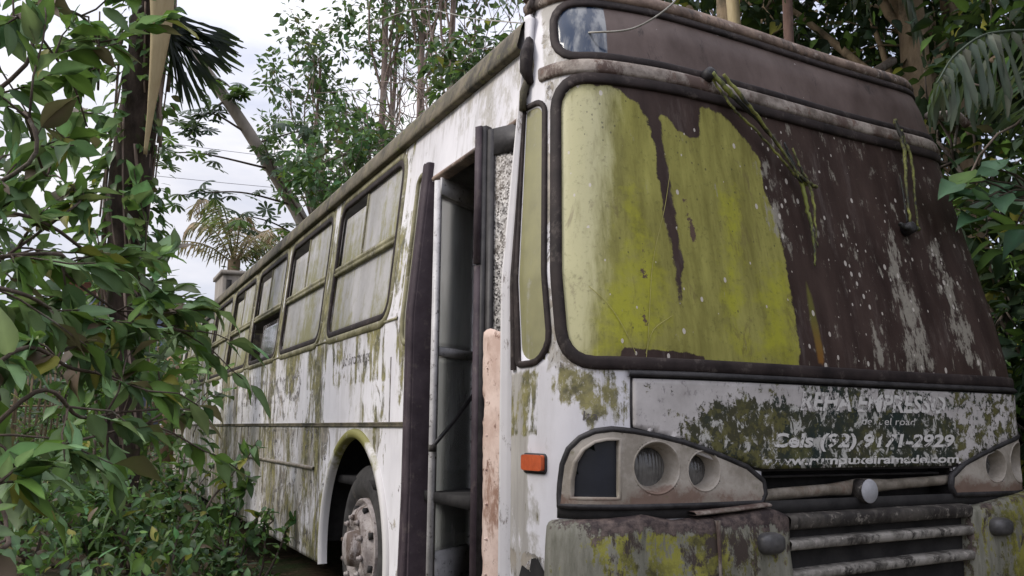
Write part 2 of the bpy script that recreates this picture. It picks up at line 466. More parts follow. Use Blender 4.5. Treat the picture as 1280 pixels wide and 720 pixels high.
def m_lens():
    t = NT('fluted_dusty_lamp_lens')
    n = t.noise(7, 8, .7); fl = t.math('SINE', t.mul(t.xyz()[0], 420.0))
    c = t.mix(t.ramp(n, .4, .62), (.035, .035, .036), (.15, .145, .135))
    return t.done(t.bsdf(c, t.ramp(n, .4, .6, .12, .45), .7, t.add(t.mul(fl, .5), n), .5, .004))

def m_housing():
    t = NT('weathered_lamp_housing')
    n = t.noise(6, 9, .72); nl = t.noise(3, 8, .75)
    c = t.mix(t.ramp(n, .4, .6), (.25, .22, .18), (.42, .38, .33))
    low = t.ramp(t.xyz()[2], 1.02, 1.13, .22, -.10)       # rust gathers along the lower edge
    c = t.mix(t.ramp(t.add(low, nl), .60, .70, 0, .85), c, t.mix(n, (.07, .035, .025), (.20, .12, .085)))
    c = t.mix(t.ramp(t.noise(9, 9, .75), .60, .67, 0, .6), c, (.12, .115, .05))
    return t.done(t.bsdf(c, .55, .35, n, .3, .003))

def m_dust_sheen():
    t = NT('dust_sheen_door_glass')  # film of dust plus a pale reflection painted through the mask
    _, a, _, _ = t.attr('mask')
    tr = t.n.new('ShaderNodeBsdfTransparent'); tr.inputs[0].default_value = (.66, .70, .68, 1)
    gl = t.n.new('ShaderNodeBsdfGlossy'); gl.inputs['Roughness'].default_value = .05
    fr = t.n.new('ShaderNodeFresnel'); fr.inputs['IOR'].default_value = 1.5
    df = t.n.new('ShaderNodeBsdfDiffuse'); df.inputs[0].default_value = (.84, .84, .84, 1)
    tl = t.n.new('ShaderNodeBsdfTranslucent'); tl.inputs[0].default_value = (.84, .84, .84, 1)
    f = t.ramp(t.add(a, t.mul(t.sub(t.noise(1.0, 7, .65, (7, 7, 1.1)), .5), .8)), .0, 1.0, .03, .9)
    return t.done(t.mixsh(f, t.mixsh(t.add(fr.outputs[0], .04), tr.outputs[0], gl.outputs[0]), t.mixsh(.65, df.outputs[0], tl.outputs[0])))

M = dict(seam=m_plain('dirty_panel_seam', (.10, .09, .07), (.42, .40, .40), .7, 5, (.20, .18, .07), .58), paint=m_paint(), rubber=m_rubber(), wind=m_windscreen(), visor=m_visor(), hood=m_hood(), bumper=m_bumper(), pane=m_pane(),
         trim=m_plain('mossy_window_trim', (.10, .09, .04), (.26, .24, .14), .6, 5, (.07, .06, .03), .6, spot2=(.36, .34, .30)),
         gutter=m_plain('lichen_roof_gutter', (.055, .048, .03), (.15, .125, .085), .8, 4, (.035, .03, .022), .55, spot2=(.13, .13, .045)),
         cap=m_plain('stained_roof_cap', (.10, .068, .052), (.27, .195, .15), .75, 5, (.055, .042, .036), .55, spot2=(.34, .29, .25)),
         strip=m_plain('stained_pale_strip', (.10, .078, .062), (.34, .295, .255), .75, 6, (.08, .05, .04), .55, spot2=(.12, .075, .055)),
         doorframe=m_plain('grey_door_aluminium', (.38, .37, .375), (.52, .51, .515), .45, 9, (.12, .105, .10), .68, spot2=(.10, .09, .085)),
         doorseal=m_rubber('purple_black_door_seal', (.034, .025, .031), (.075, .058, .067)),
         salmon=m_plain('peeling_salmon_paint', (.50, .36, .30), (.68, .54, .47), .65, 5, (.30, .18, .13), .64, spot2=(.20, .11, .08)),
         dark=m_plain('dark_interior', (.012, .011, .011), (.03, .028, .027), .9, 4),
         tyre=m_plain('dusty_tyre_rubber', (.022, .02, .02), (.05, .047, .045), .85, 10, (.08, .07, .06), .62),
         rim=m_plain('dirty_pinkish_wheel_paint', (.22, .19, .18), (.40, .36, .34), .7, 9, (.10, .07, .055), .58, spot2=(.13, .10, .085)),
         lamp=m_lens(),
         housing=m_housing(),
         blue=m_plain('dark_blue_black_lens', (.006, .008, .014), (.012, .014, .022), .3, 5, spec=.5, bstr=.05),
         orange=m_plain('orange_marker_lens', (.42, .075, .025), (.55, .11, .035), .35, 12, (.25, .06, .03), .66),
         black=m_plain('blackened_metal', (.010, .009, .010), (.035, .032, .033), .55, 12, (.06, .055, .05), .66),
         chrome=m_plain('dull_grille_bar_metal', (.13, .11, .085), (.30, .265, .22), .45, 8, (.16, .11, .08), .60),
         disc=m_plain('dull_grey_badge_metal', (.33, .33, .35), (.42, .42, .44), .4, 12, spec=.5),
         paleslat=m_plain('flaking_pale_slat', (.10, .09, .078), (.30, .28, .25), .75, 9, (.03, .026, .022), .56, spot2=(.38, .35, .31)), slat=m_plain('grimy_bumper_slat', (.022, .019, .017), (.085, .075, .064), .75, 8, (.02, .016, .014), .55, spot2=(.20, .18, .155)),
         wiper=m_plain('wiper_metal_with_algae', (.016, .016, .015), (.04, .04, .034), .6, 9, (.16, .18, .035), .56),
         wipalg=m_plain('algae_green_wiper_arm', (.045, .045, .02), (.25, .26, .06), .7, 14, (.02, .02, .015), .56),
         letters=m_letters(), letters_dark=m_letters_dark(), crackle=m_crackle(),
         doorglass=m_dust_sheen(), openglass=m_glass('open_window_glass', (.5, .5, .5), .7, (.30, .28, .27)))

# ------------------------------------------------------------------ the bus
BUSL = (1.31, 7.0, 0)
bus = empty('old_bus', BUSL, 'derelict white bus covered in algae and peeling paint, its folding door half open', 'bus')

WIN = [(2.09, 3.57), (3.78, 5.29), (5.45, 6.93), (7.10, 8.58), (8.76, 10.28), (10.46, 11.98), (12.16, 13.9)]
def uy(y): return .46 - y
WZ0, WZ1 = 1.885, 2.865
def winP(w, inset=0.):
    return rrect(uy(w[1]) + inset, uy(w[0]) - inset, WZ0 + inset, WZ1 - inset, .13 - inset)

door_hole = np.array([(uy(1.58), .30), (uy(.44), .30), (uy(.44), 2.575), (uy(1.58), 2.575)])
arch_c = (uy(2.70), .50); ARX, ARZ = .73, .72
arch_hole = np.array([(arch_c[0] + ARX * math.cos(a), arch_c[1] + ARZ * math.sin(a)) for a in np.linspace(-.35, np.pi + .35, 50)])
GR = np.array([(1.19, .985), (2.34, .985), (2.34, 1.13), (1.19, 1.13)])
quarterP = rrect(.078, .29, 1.505, 2.63, (.03, .13, .07, .03))
windP = rrect(.31, 3.20, 1.485, 2.712, .15)
visorP = rrect(.315, 3.195, 2.772, 3.085, .13)

HL = np.array([(.332, .998), (1.172, 1.0), (1.19, 1.03), (1.182, 1.075), (1.10, 1.128), (1.0, 1.162), (.90, 1.193), (.80, 1.222), (.70, 1.243), (.60, 1.259), (.52, 1.266), (.46, 1.258), (.41, 1.235), (.37, 1.195), (.347, 1.14), (.337, 1.07)])
HLi = np.array([(.355, 1.015), (1.15, 1.015), (1.16, 1.06), (1.08, 1.115), (.90, 1.175), (.70, 1.225), (.55, 1.245), (.46, 1.238), (.40, 1.19), (.365, 1.12)])
HLr = np.array([(3.51 - a_, b_) for a_, b_ in HLi][::-1])
us = np.concatenate([np.arange(URE, -8, .09), np.arange(-8, -4, .045), np.arange(-4, 0, .025), np.arange(0, 3.3, .025),
                     np.arange(3.35, 6, .15), np.arange(6, 3.25 + 13.75, .5)])
zs = np.concatenate([np.arange(.35, 3.121, .025)])
U, Z = np.meshgrid(us, zs, indexing='ij')
# side panels end lower (3.04) than the domed front cap (3.12)
top = 3.05 + .07 * np.clip((us + .05) / .3, 0, 1)
Z = np.where(Z > 2.9, 2.9 + (Z - 2.9) * ((top[:, None] - 2.9) / .22), Z)
FARW = [rrect(4.2 + k * 1.7, 5.65 + k * 1.7, 1.92, 2.80, .1) for k in range(7)]
holes = [winP(w, .04) for w in WIN] + [door_hole, arch_hole, GR, rrect(.35, 3.15, 2.80, 3.05, .09), HLi, HLr, rrect(.35, 3.16, 1.525, 2.67, .13), rrect(.105, .265, 1.53, 2.60, .06)] + FARW
V, F, (fu, fz) = cut(U, Z, None, 0, holes, .025)
mask = np.zeros((len(V), 3))
def pm(P, w, fu=None, fz=None): return soft(np.array(P, float), fu, fz, w)
yy = .46 - fu
side = fu < -.05
front = ~side
A = np.where(side & (yy > 3.4) & (fz < 1.26), .42, np.where(side & (yy > 2.0) & (fz < 1.9), .24, .12)); G = np.where(yy > 2.2, .34, .22); B = np.full(len(V), .16)
band = np.clip((fz - 1.80) / .1, 0, 1) * np.clip((2.98 - fz) / .06, 0, 1)
A = np.where(side & (yy > 1.95), np.maximum(A, .62 * band), A)
A = np.where(side & (yy > 2) & (fz < 1.9) & (fz > 1.55), np.maximum(A, .46), A)
for y, w, z0, z1, s in [(3.70, .16, .9, 1.86, .74), (3.75, .3, 1.62, 1.86, .62), (3.15, .25, 1.62, 1.86, .66), (2.35, .2, 1.66, 1.86, .42), (5.75, .22, 1.36, 1.64, .68), (5.35, .12, .6, 1.3, .62),
                        (6.3, .15, .4, 1.2, .5), (7.0, .2, .4, 1.28, .58), (7.6, .2, 1.3, 1.8, .42), (8.5, .5, .4, 1.3, .58), (10.5, 1.5, .4, 1.3, .5), (3.50, .1, .4, 1.1, .60), (4.2, .5, .33, .62, .58),
                        (1.85, .15, 1.65, 2.7, .66), (2.12, .08, .4, .8, .55), (3.35, .08, .9, 1.2, .6), (4.9, .4, .33, .5, .5), (6.0, .4, .33, .55, .5)]:
    P = [(uy(y + w), z0), (uy(y - w), z0), (uy(y - w), z1), (uy(y + w), z1)]
    A = np.maximum(A, s * soft(np.array(P), fu, fz, .10))
# mural and flakes on the lower panels
B = np.where(side & (fz < 1.28) & (yy > 3.4), .44, B)
B = np.where(side & (fz > 1.32) & (fz < 1.76) & (yy > 4.3) & (yy < 9.5), .40, B)
G = np.where(side & (fz < 1.26) & (yy > 3.4), .62, G)
B = np.where(side & (yy < 2.1), .20, B); G = np.where(side & (yy < 2.0), .24, G)
G = np.where(side & (yy < 2.2) & (fz > 2.55), .40, G); A = np.where(side & (yy < 1.95) & (fz > 2.5), .02, A); B = np.where(side & (yy < 2.2) & (fz > 2.55), .02, B)
# front corner
A = np.where(front, .0, A); G = np.where(front, .16, G); B = np.where(front, .0, B)
CORG = [(0.27, 1.56), (0.58, 1.50), (0.57, 1.26), (0.43, 1.26), (0.40, 1.33), (0.33, 1.34), (0.24, 1.46)]
A = np.maximum(A, np.where(front, .58 * soft(np.array(CORG), fu, fz, .06), 0)); G = np.maximum(G, np.where(front, .5 * soft(np.array(CORG), fu, fz, .1), 0)); A = np.where(front & (fu < .22) & (fz > 1.25) & (fz < 1.5), np.maximum(A, .36), A)
G = np.where(front & (fz < .9), np.maximum(G, .36 + 1.4 * (.9 - fz)), G); B = np.where(front & (fz < .82), .5, B)
G = np.where(front & (fu < .13) & (fz < 1.5), .62, G)
G = np.where(front & (fz > 1.5) & (fu > .25), .6, G); B = np.where(front & (fz > 1.5) & (fu > .25), .35, B)
A = np.where(front & (fz > 3.04), .3, A); G = np.where(front & (fz > 3.0) & (fu > .28), .95, G)
# grime running down from the sills, the rub strip and the gutter
for zt_, ln, st in ((1.86, .22, .22), (1.27, .20, .20), (2.91, .22, .14)):
    G = np.where(side, G + st * np.clip(1 - (zt_ - fz) / ln, 0, 1) * (fz < zt_), G)
keep = np.stack([A, G, B], 1)
shell = build('body_shell', V, F, M['paint'], bus, {'mask': keep})
solid(shell, .015)

# roof skin, closing the top of the shell
ut = us; ring0 = body(ut, top)
rings = []
for t_, dz in [(0, 0), (.025, .028), (.06, .05), (.15, .08), (.4, .125), (1, .15)]:
    q = np.stack([np.full(len(ut), 1.31), np.clip(ring0[:, 1], 1.4, 12.8), ring0[:, 2]], 1)
    p = ring0 + (q - ring0) * t_
    p[:, 2] = top + dz + (3.12 - top) * t_
    rings.append(p)
n = len(ut); Vr = np.concatenate(rings)
i = np.arange(n - 1)[:, None]; k = np.arange(len(rings) - 1)[None] * n
build('roof', Vr, [np.stack([k + i, k + i + 1, k + n + i + 1, k + n + i], -1).reshape(-1, 4)], M['cap'], bus)
# rear end
mb = MB()
zr = np.linspace(.35, 3.05, 12)
a = body(np.full(12, URE), zr); b = a.copy(); b[:, 0] = 2.62 - a[:, 0]
mb.add(np.concatenate([a, b]), np.array([(q, q + 12, q + 13, q + 1) for q in range(11)]))
mb.build('rear_panel', M['gutter'], bus)
# floor, interior
mb = MB(); mb.box((1.31, 7.5, .93), (2.5, 13.4, .05)); mb.build('floor_panel', M['dark'], bus)
mb = MB(); mb.box((1.31, 7.4, 2.93), (2.2, 13.0, .03)); mb.build('ceiling_panel', m_plain('pale_ceiling', (.42, .40, .38), (.60, .58, .55), .7, 3, (.25, .22, .19), .6), bus)
# roof gutter
gp = [(0, -.01), (0, .035), (.012, .042), (.055, .036), (.105, .03), (.13, .022), (.14, -.01)]
V, F = gasket([(u_, 2.91) for u_ in np.arange(URE, .001, .1)], [(a_, b_) for a_, b_ in gp], .1, False)
g = build('roof_gutter', V, F, M['gutter'], bus)
# cap band round the front roof edge
V, F = gasket([(u_, 3.085) for u_ in np.arange(-.02, 3.3, .04)], [(0, -.01), (0, .012), (.012, .022), (.04, .022), (.06, .01), (.075, -.02)], .05, False)
build('roof_cap_band', V, F, M['cap'], bus)
# pale strip between windscreen and visor
V, F = gasket([(u_, 2.708) for u_ in np.arange(.25, 3.25, .03)], [(0, -.01), (0, .010), (.012, .017), (.05, .017), (.064, .010), (.07, -.01)], .05, False)
build('pale_strip', V, F, M['strip'], bus)

# windscreen
V, F, (wu, wz) = sheet(rrect(.335, 3.175, 1.51, 2.69, .13), -.004, .016)
P_ALG = [(0.30, 2.67), (0.57, 2.66), (0.7, 2.6), (0.75, 2.53), (0.775, 2.39), (0.785, 2.26), (0.81, 2.06), (0.835, 1.9), (0.83, 1.74), (0.845, 1.74), (0.865, 1.9), (0.86, 2.06), (0.835, 2.27), (0.825, 2.4), (0.81, 2.55), (0.85, 2.55), (0.9, 2.5), (0.96, 2.48), (1.02, 2.49), (1.05, 2.64), (1.16, 2.63), (1.27, 2.56), (1.37, 2.44), (1.38, 2.29), (1.43, 2.11), (1.44, 1.93), (1.44, 1.79), (1.44, 1.66), (1.43, 1.50), (0.30, 1.50)]
P_SKY_PALE = [(0.30, 2.67), (0.59, 2.67), (0.57, 2.32), (0.53, 1.98), (0.46, 1.54), (0.30, 1.52)]  # left strip of paler algae, sky reflection painted in
BR = [[(0.66, 2.23), (0.73, 2.06), (0.79, 1.84), (0.74, 1.56), (0.45, 1.53), (0.48, 1.73), (0.59, 1.89)], [(1.1, 2.25), (1.22, 2.27), (1.14, 1.57), (1.02, 1.57)], [(1.28, 1.95), (1.46, 1.94), (1.43, 1.52), (1.18, 1.55)]]
SPK = [(0.67, 1.99), (0.72, 2.0), (0.69, 1.8), (0.69, 1.63), (0.65, 1.68), (0.66, 1.86)]
SPK2 = [(.88, 2.22), (.92, 2.2), (.95, 2.05), (.93, 1.98)]
WEDGE = [(0.55, 1.50), (0.57, 1.57), (0.74, 1.565), (0.92, 1.55), (0.93, 1.50)]
ORA = [(1.545, 1.93), (1.575, 1.84), (1.585, 1.6), (1.58, 1.54), (1.545, 1.55), (1.535, 1.73)]
STR = [[(2.13, 2.22), (2.24, 2.21), (2.27, 1.86), (2.3, 1.54), (2.07, 1.53), (2.1, 1.85)], [(2.46, 2.23), (2.56, 2.2), (2.59, 1.88), (2.63, 1.54), (2.41, 1.57), (2.44, 1.87)], [(1.89, 1.76), (1.97, 1.76), (1.99, 1.53), (1.87, 1.53)]]
WSP = [(1.34, 2.41), (1.44, 2.45), (1.49, 2.09), (1.43, 2.01), (1.37, 2.17)]
mk = np.zeros((len(V), 3)); mk2 = np.zeros((len(V), 3))
mk[:, 0] = soft(P_ALG, wu, wz, .04) * (1 - soft(WEDGE, wu, wz, .02))
mk[:, 1] = soft(P_SKY_PALE, wu, wz, .09)
for P in BR: mk[:, 2] = np.maximum(mk[:, 2], soft(P, wu, wz, .10))
for P in STR: mk2[:, 0] = np.maximum(mk2[:, 0], .80 * soft(P, wu, wz, .06))
mk2[:, 0] = np.maximum(mk2[:, 0], .72 * soft(WSP, wu, wz, .04)); mk2[:, 0] = np.where((wu > 1.45) & (mk2[:, 0] < .27), .27, mk2[:, 0])
mk2[:, 1] = soft(ORA, wu, wz, .02); mk2[:, 2] = .9 * np.maximum(soft(SPK, wu, wz, .035), soft(SPK2, wu, wz, .02))
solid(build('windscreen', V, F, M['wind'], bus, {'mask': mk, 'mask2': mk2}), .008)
V, F = gasket(windP, prof(.050, .013)); build('windscreen_gasket', V, F, M['rubber'], bus)

# destination visor
V, F, (wu, wz) = sheet(rrect(.335, 3.17, 2.79, 3.065, .11), -.002, .025)
mk = np.zeros((len(V), 3)); mk[:, 0] = soft([(0.3, 3.1), (0.585, 3.1), (0.57, 2.7), (0.3, 2.7)], wu, wz, .015)
solid(build('visor_window', V, F, M['visor'], bus, {'mask': mk}), .008)
V, F = gasket(visorP, prof(.038, .012)); build('visor_gasket', V, F, M['rubber'], bus)

# quarter pane on the door-side corner
V, F, (wu, wz) = sheet(rrect(.09, .28, 1.51, 2.62, .08), -.003, .02)
mk = np.zeros((len(V), 3)); mk[:, 0] = 1.1; mk[:, 1] = np.where(wu < .15, .6, .1)
qp = build('corner_pane', V, F, M['pane'], bus, {'mask': mk})
V, F = gasket(quarterP, prof(.026, .012)); build('pane_gasket', V, F, M['rubber'], qp)

# ------------------------------------------------------------------ side windows
def make_window(idx, w):
    V, F = gasket(winP(w, -.045), [(0, -.005), (.004, .007), (.03, .009), (.046, .007), (.05, -.005)], .05)
    trim = build('side_window', V, F, M['trim'], bus)
    V, F = gasket(winP(w), prof(.042, .010), .05); build('rubber_seal', V, F, M['rubber'], trim)
    ua, ub = uy(w[1]) + .03, uy(w[0]) - .03
    zm = 2.365
    V, F = gasket([(u_, zm) for u_ in np.linspace(ua, ub, 20)], [(-.03, -.03), (-.03, .006), (-.008, .01), (.0, .0), (.008, .01), (.03, .006), (.03, -.03)], .1, False)
    build('mid_bar', V, F, M['trim'], trim)
    um = ua + (ub - ua) * .44
    def pane(name, P, off, mt, a, g):
        V, F, (pu, pz) = sheet(P, off, .05)
        mk = np.zeros((len(V), 3))
        r = np.random.default_rng(idx * 7 + int(a * 100))
        edge = np.clip((pu - ua) / (ub - ua), 0, 1)
        mk[:, 0] = a * (.75 + .5 * (1 - np.clip((pz - pz.min()) / .25, 0, 1))) + .15 * np.sin(edge * 9 + idx * 2.1)
        mk[:, 1] = g
        solid(build(name, V, F, mt, trim, {'mask': mk}), .006)
    algs = [.52, .62, .64, .68, .75, .72, .72][idx]
    pane('upper_pane', np.array([(ua, zm), (um + .02, zm), (um + .02, WZ1 - .10 - .02 * (idx % 2)), (ua, WZ1 - .10 - .02 * (idx % 2))]), -.030, M['pane'], algs, .35)
    pane('upper_pane', np.array([(um, zm), (ub, zm), (ub, WZ1 - .02), (um, WZ1 - .02)]), -.015, M['pane'], algs, .22)
    # upright stile where the sliding panes meet
    V, F = gasket([(um, z_) for z_ in np.linspace(zm, WZ1 - .03, 8)], [(-.012, -.03), (-.012, -.006), (.012, -.006), (.012, -.03)], .1, False)
    build('pane_stile', V, F, M['trim'], trim)
    if idx == 2:
        pane('lower_pane', np.array([(ua + .3, WZ0 + .02), (ub, WZ0 + .02), (ub, zm - .08), (ua + .3, zm - .08)]), -.05, M['openglass'], .1, .2)
    elif idx >= 3:
        pane('lower_pane', np.array([(ua, WZ0 + .02), (um + .02, WZ0 + .02), (um + .02, zm), (ua, zm)]), -.030, M['pane'], algs + .1, .3)
        pane('lower_pane', np.array([(um, WZ0 + .02), (ub, WZ0 + .02), (ub, zm), (um, zm)]), -.015, M['pane'], algs + .1, .2)
        V, F = gasket([(um, z_) for z_ in np.linspace(WZ0 + .02, zm - .03, 8)], [(-.012, -.03), (-.012, -.006), (.012, -.006), (.012, -.03)], .1, False)
        build('pane_stile', V, F, M['trim'], trim)
    else:
        pane('lower_pane', np.array([(ua, WZ0 + .02), (ub, WZ0 + .02), (ub, zm), (ua, zm)]), -.018, M['pane'], algs, .16)
for k, w in enumerate(WIN): make_window(k, w)
for P in FARW:
    V, F, _ = sheet(P, -.004, .2); build('far_window', V, F, M['openglass'], bus)
# narrow fixed window behind the door seal
nP = rrect(uy(1.80), uy(1.60), 1.70, 2.66, .07)
V, F, (pu, pz) = sheet(rrect(uy(1.78), uy(1.59), 1.72, 2.64, .05), .006, .04)
mk = np.zeros((len(V), 3)); mk[:, 0] = .6; mk[:, 1] = .3
nw = build('narrow_window', V, F, M['pane'], bus, {'mask': mk})
V, F = gasket(nP, prof(.035, .022)); build('window_trim', V, F, M['trim'], nw)

# ------------------------------------------------------------------ rub strips, seams, arch trim
V, F = gasket([(u_, 1.272) for u_ in np.arange(URE, uy(1.62), .08)], [(0, -.002), (0, .010), (.006, .014), (.014, .006), (.022, .014), (.028, .010), (.028, -.002)], .1, False)
build('rub_strip', V, F, M['gutter'], bus)
V, F = gasket([(u_, .965) for u_ in np.arange(uy(7.1), uy(3.72), .08)], [(0, -.002), (0, .014), (.012, .018), (.024, .014), (.026, -.002)], .1, False)
build('lower_trim', V, F, M['chrome'], bus)
V, F = gasket([(u_, 1.862) for u_ in np.arange(URE, uy(1.82), .08)], [(0, -.002), (0, .006), (.012, .008), (.018, -.002)], .1, False)
build('sill_rail', V, F, M['trim'], bus)
mb = MB()
for ys_, z0, z1 in [(3.62, .36, 1.84), (5.35, .36, 1.84), (7.1, .36, 1.84), (8.7, .36, 1.84), (10.4, .36, 1.84), (12.1, .36, 1.84), (2.0, 1.30, 1.66)]:
    V, F = gasket([(uy(ys_), z_) for z_ in np.linspace(z0, z1, 14)], [(-.006, -.002), (-.006, .004), (.006, .004), (.006, -.002)], .12, False); build('panel_seam', V, F, M['seam'], bus)
ap = [(arch_c[0] + (ARX - .006) * math.cos(a), arch_c[1] + (ARZ - .006) * math.sin(a)) for a in np.linspace(-.2, np.pi + .2, 60)]
V, F = gasket(ap, [(.012, -.03), (.010, .0), (.004, .022), (-.03, .024), (-.045, .012), (-.05, -.004)], .05, False)
t = NT('mossy_white_arch_lip')
cz = t.mix(t.ramp(t.add(t.noise(4, 8, .7), t.mul(t.sub(t.xyz()[2], 1.0), .8)), .5, .64), (.58, .56, .55), (.20, .19, .06))
M['arch'] = t.done(t.bsdf(cz, .6, .3, t.noise(30, 5, .6), .3, .004))
build('wheel_arch_lip', V, F, M['arch'], bus)
# wheel well
mb = MB()
ang = np.linspace(0, np.pi, 20)
ring = lambda x: np.stack([np.full(20, x), 2.70 + .78 * np.cos(ang), .50 + .80 * np.sin(ang)], 1)
Vv = np.concatenate([ring(.02), ring(.62)]); Ff = np.array([(q, q + 1, q + 21, q + 20) for q in range(19)])
mb.add(Vv, Ff); mb.add(ring(.62), np.arange(20)[None]); mb.build('wheel_well', M['dark'], bus)

# wheel
wc = np.array([.07, 2.70, .54])
def lathe_x(profile, c, nseg=40):
    p = np.array(profile); a = np.linspace(0, 2 * np.pi, nseg, endpoint=False)
    V = np.stack([c[0] + np.broadcast_to(p[:, 0:1], (len(p), nseg)), c[1] + p[:, 1:2] * np.cos(a), c[2] + p[:, 1:2] * np.sin(a)], -1).reshape(-1, 3)
    i = np.arange(len(p) - 1)[:, None] * nseg; j = np.arange(nseg)[None]; j2 = (j + 1) % nseg
    return V, [np.stack([i + j, i + nseg + j, i + nseg + j2, i + j2], -1).reshape(-1, 4)]
V, F = lathe_x([(.03, .30), (.0, .33), (-.015, .38), (-.012, .43), (.01, .475), (.035, .497), (.10, .505), (.2, .505), (.26, .49), (.28, .43), (.28, .30)], wc)
tyre = build('wheel', V, F, M['tyre'], bus)
V, F = lathe_x([(.03, .30), (-.005, .298), (-.012, .288), (.012, .275), (.02, .262), (-.035, .235), (-.052, .20), (-.055, .165), (-.03, .15), (-.02, .11), (-.07, .105), (-.10, .095), (-.105, .05), (-.105, .001)], wc)
rim = build('rim', V, F, M['rim'], tyre)
for k in range(10):
    a = k / 10 * 2 * np.pi + .2
    mb = MB(); c = wc + np.array([-.055, .185 * np.cos(a), .185 * np.sin(a)])
    mb.tube([c, c + (-.012, 0, 0), c + (-.014, 0, 0), c + (-.028, 0, 0)], [.02, .02, .014, .013], 6); mb.build('wheel_nut', M['rim'], tyre)
for k in range(8):
    a = k / 8 * 2 * np.pi + .39
    mb = MB(); c = wc + np.array([-.012, .245 * np.cos(a), .245 * np.sin(a)])
    mb.tube([c + (.01, 0, 0), c + (-.016, 0, 0)], [.022, .022], 12); mb.build('rim_slot', M['dark'], tyre)

# rear wheel, mostly behind weeds
for cc in ((.10, 10.9, .5),):
    V, F = lathe_x([(.03, .30), (.0, .33), (-.012, .43), (.035, .497), (.26, .49), (.28, .30)], np.array(cc), 24)
    build('wheel', V, F, M['tyre'], bus)
# ------------------------------------------------------------------ folding door
def rotz(a): return np.array([(math.cos(a), -math.sin(a), 0), (math.sin(a), math.cos(a), 0), (0, 0, 1)])
def leaf_frame(A, B):
    A = np.array(A); B = np.array(B); d = B - A; L = np.linalg.norm(d); a = math.atan2(d[1], d[0])
    def bx(mb, s0, s1, z0, z1, th=.04, out=0.):
        c2 = A + d / L * (s0 + s1) / 2; nrm = np.array([d[1], -d[0]]) / L
        c2 = c2 + nrm * out
        mb.box((c2[0], c2[1], (z0 + z1) / 2), (s1 - s0, th, z1 - z0), rotz(a))
    return L, bx
# rear leaf, folded inwards
L, bx = leaf_frame((.05, 1.45), (.37, 1.685))
mb = MB()
bx(mb, 0, .022, .40, 2.55, .035); bx(mb, L - .03, L, .40, 2.55, .035)
bx(mb, .022, L - .03, 2.46, 2.548, .03); bx(mb, .022, L - .03, 1.635, 1.68, .03); bx(mb, .022, L - .03, .40, .665, .03)
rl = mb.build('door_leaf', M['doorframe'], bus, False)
for z0, z1 in ((.66, 1.63), (1.685, 2.465)):
    sg, zg = np.meshgrid(np.linspace(.02, L - .028, 18), np.linspace(z0, z1, 30), indexing='ij'); I = np.arange(sg.size).reshape(sg.shape)
    A_, B_ = np.array((.05, 1.45)), np.array((.37, 1.685)); q = A_ + (B_ - A_) * (sg / L)[..., None]
    mk = np.zeros((sg.size, 3)); s_ = (sg / L).ravel(); zf = zg.ravel()
    mk[:, 0] = (.52 + .48 * np.clip((.42 - s_) / .12, 0, 1) * np.clip((zf - 1.75) / .3, 0.35, 1)) if z0 > 1 else (.18 + .3 * np.clip((.3 - s_) / .1, 0, 1))  # upper pane: pale left band paints a reflection on top of the dust
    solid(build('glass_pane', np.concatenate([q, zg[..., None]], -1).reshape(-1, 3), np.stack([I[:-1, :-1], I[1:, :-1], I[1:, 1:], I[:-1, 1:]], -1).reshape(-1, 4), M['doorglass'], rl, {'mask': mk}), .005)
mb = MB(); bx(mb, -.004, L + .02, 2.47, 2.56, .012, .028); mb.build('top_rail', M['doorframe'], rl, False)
mb = MB(); mb.tube([(.345, 1.62, 1.45), (.19, 1.505, 1.305), (.035, 1.40, 1.175)], .010, 8)
mb.build('grab_bar', M['black'], rl)
mb = MB(); mb.box((.035, 1.40, 1.17), (.03, .03, .035)); mb.build('bar_bracket', M['slat'], rl, False)
# front leaf: dark stile, crazed glass, salmon kick sheet
L, bx = leaf_frame((-.012, .70), (.13, .43))
mb = MB()
bx(mb, -.012, .035, .30, 2.60, .04); bx(mb, .035, .075, .30, 2.58, .03); bx(mb, .075, L, 2.46, 2.58, .03); bx(mb, L - .02, L, .30, 2.46, .03)
fl = mb.build('door_leaf', M['black'], bus, False)
mb = MB(); bx(mb, .07, L - .015, 1.2, 2.47, .012); mb.build('shattered_pane', M['crackle'], fl, False)
mb = MB(); bx(mb, -.022, .012, 1.98, 2.602, .035, .010); bx(mb, -.022, .012, .30, 1.972, .035, .004); mb.build('edge_rubber', M['doorseal'], fl, False)
# salmon sheet: a bent strip with a ragged left edge
P0 = np.array([.012, .655]); P1 = np.array([.075, .425])
zz = np.linspace(.28, 1.675, 60); ss = np.linspace(0, 1, 9)
Vs = []
for z_ in zz:
    jag = .022 * (math.sin(z_ * 9.7 + 1) > .93) + .007 * (math.sin(z_ * 61) > .7)
    for s_ in ss:
        e = jag * (s_ == 0)
        p = P0 + (P1 - P0) * (s_ * .96 + .02 + e * 2)
        bow = .012 * math.sin(math.pi * s_) + .004 * math.sin(z_ * 5 + s_ * 3)
        Vs.append((p[0] - bow - .022 - .01 * s_, p[1] - bow * .3, z_ + (.012 * math.sin(s_ * 7) if z_ > 1.67 else 0)))
I = np.arange(60 * 9).reshape(60, 9)
sf = build('salmon_sheet', Vs, [np.stack([I[:-1, :-1], I[:-1, 1:], I[1:, 1:], I[1:, :-1]], -1).reshape(-1, 4)], M['salmon'], fl)
solid(sf, .006, 1)
mb = MB()
for z_ in np.arange(.4, 1.66, .14):
    for s_ in (.2, .8):
        p = P0 + (P1 - P0) * s_
        mb.tube([(p[0] - .026 - .01 * s_, p[1], z_), (p[0] - .040 - .01 * s_, p[1] - .005, z_)], [.006, .005], 7)
mb.build('rivet', M['salmon'], fl)
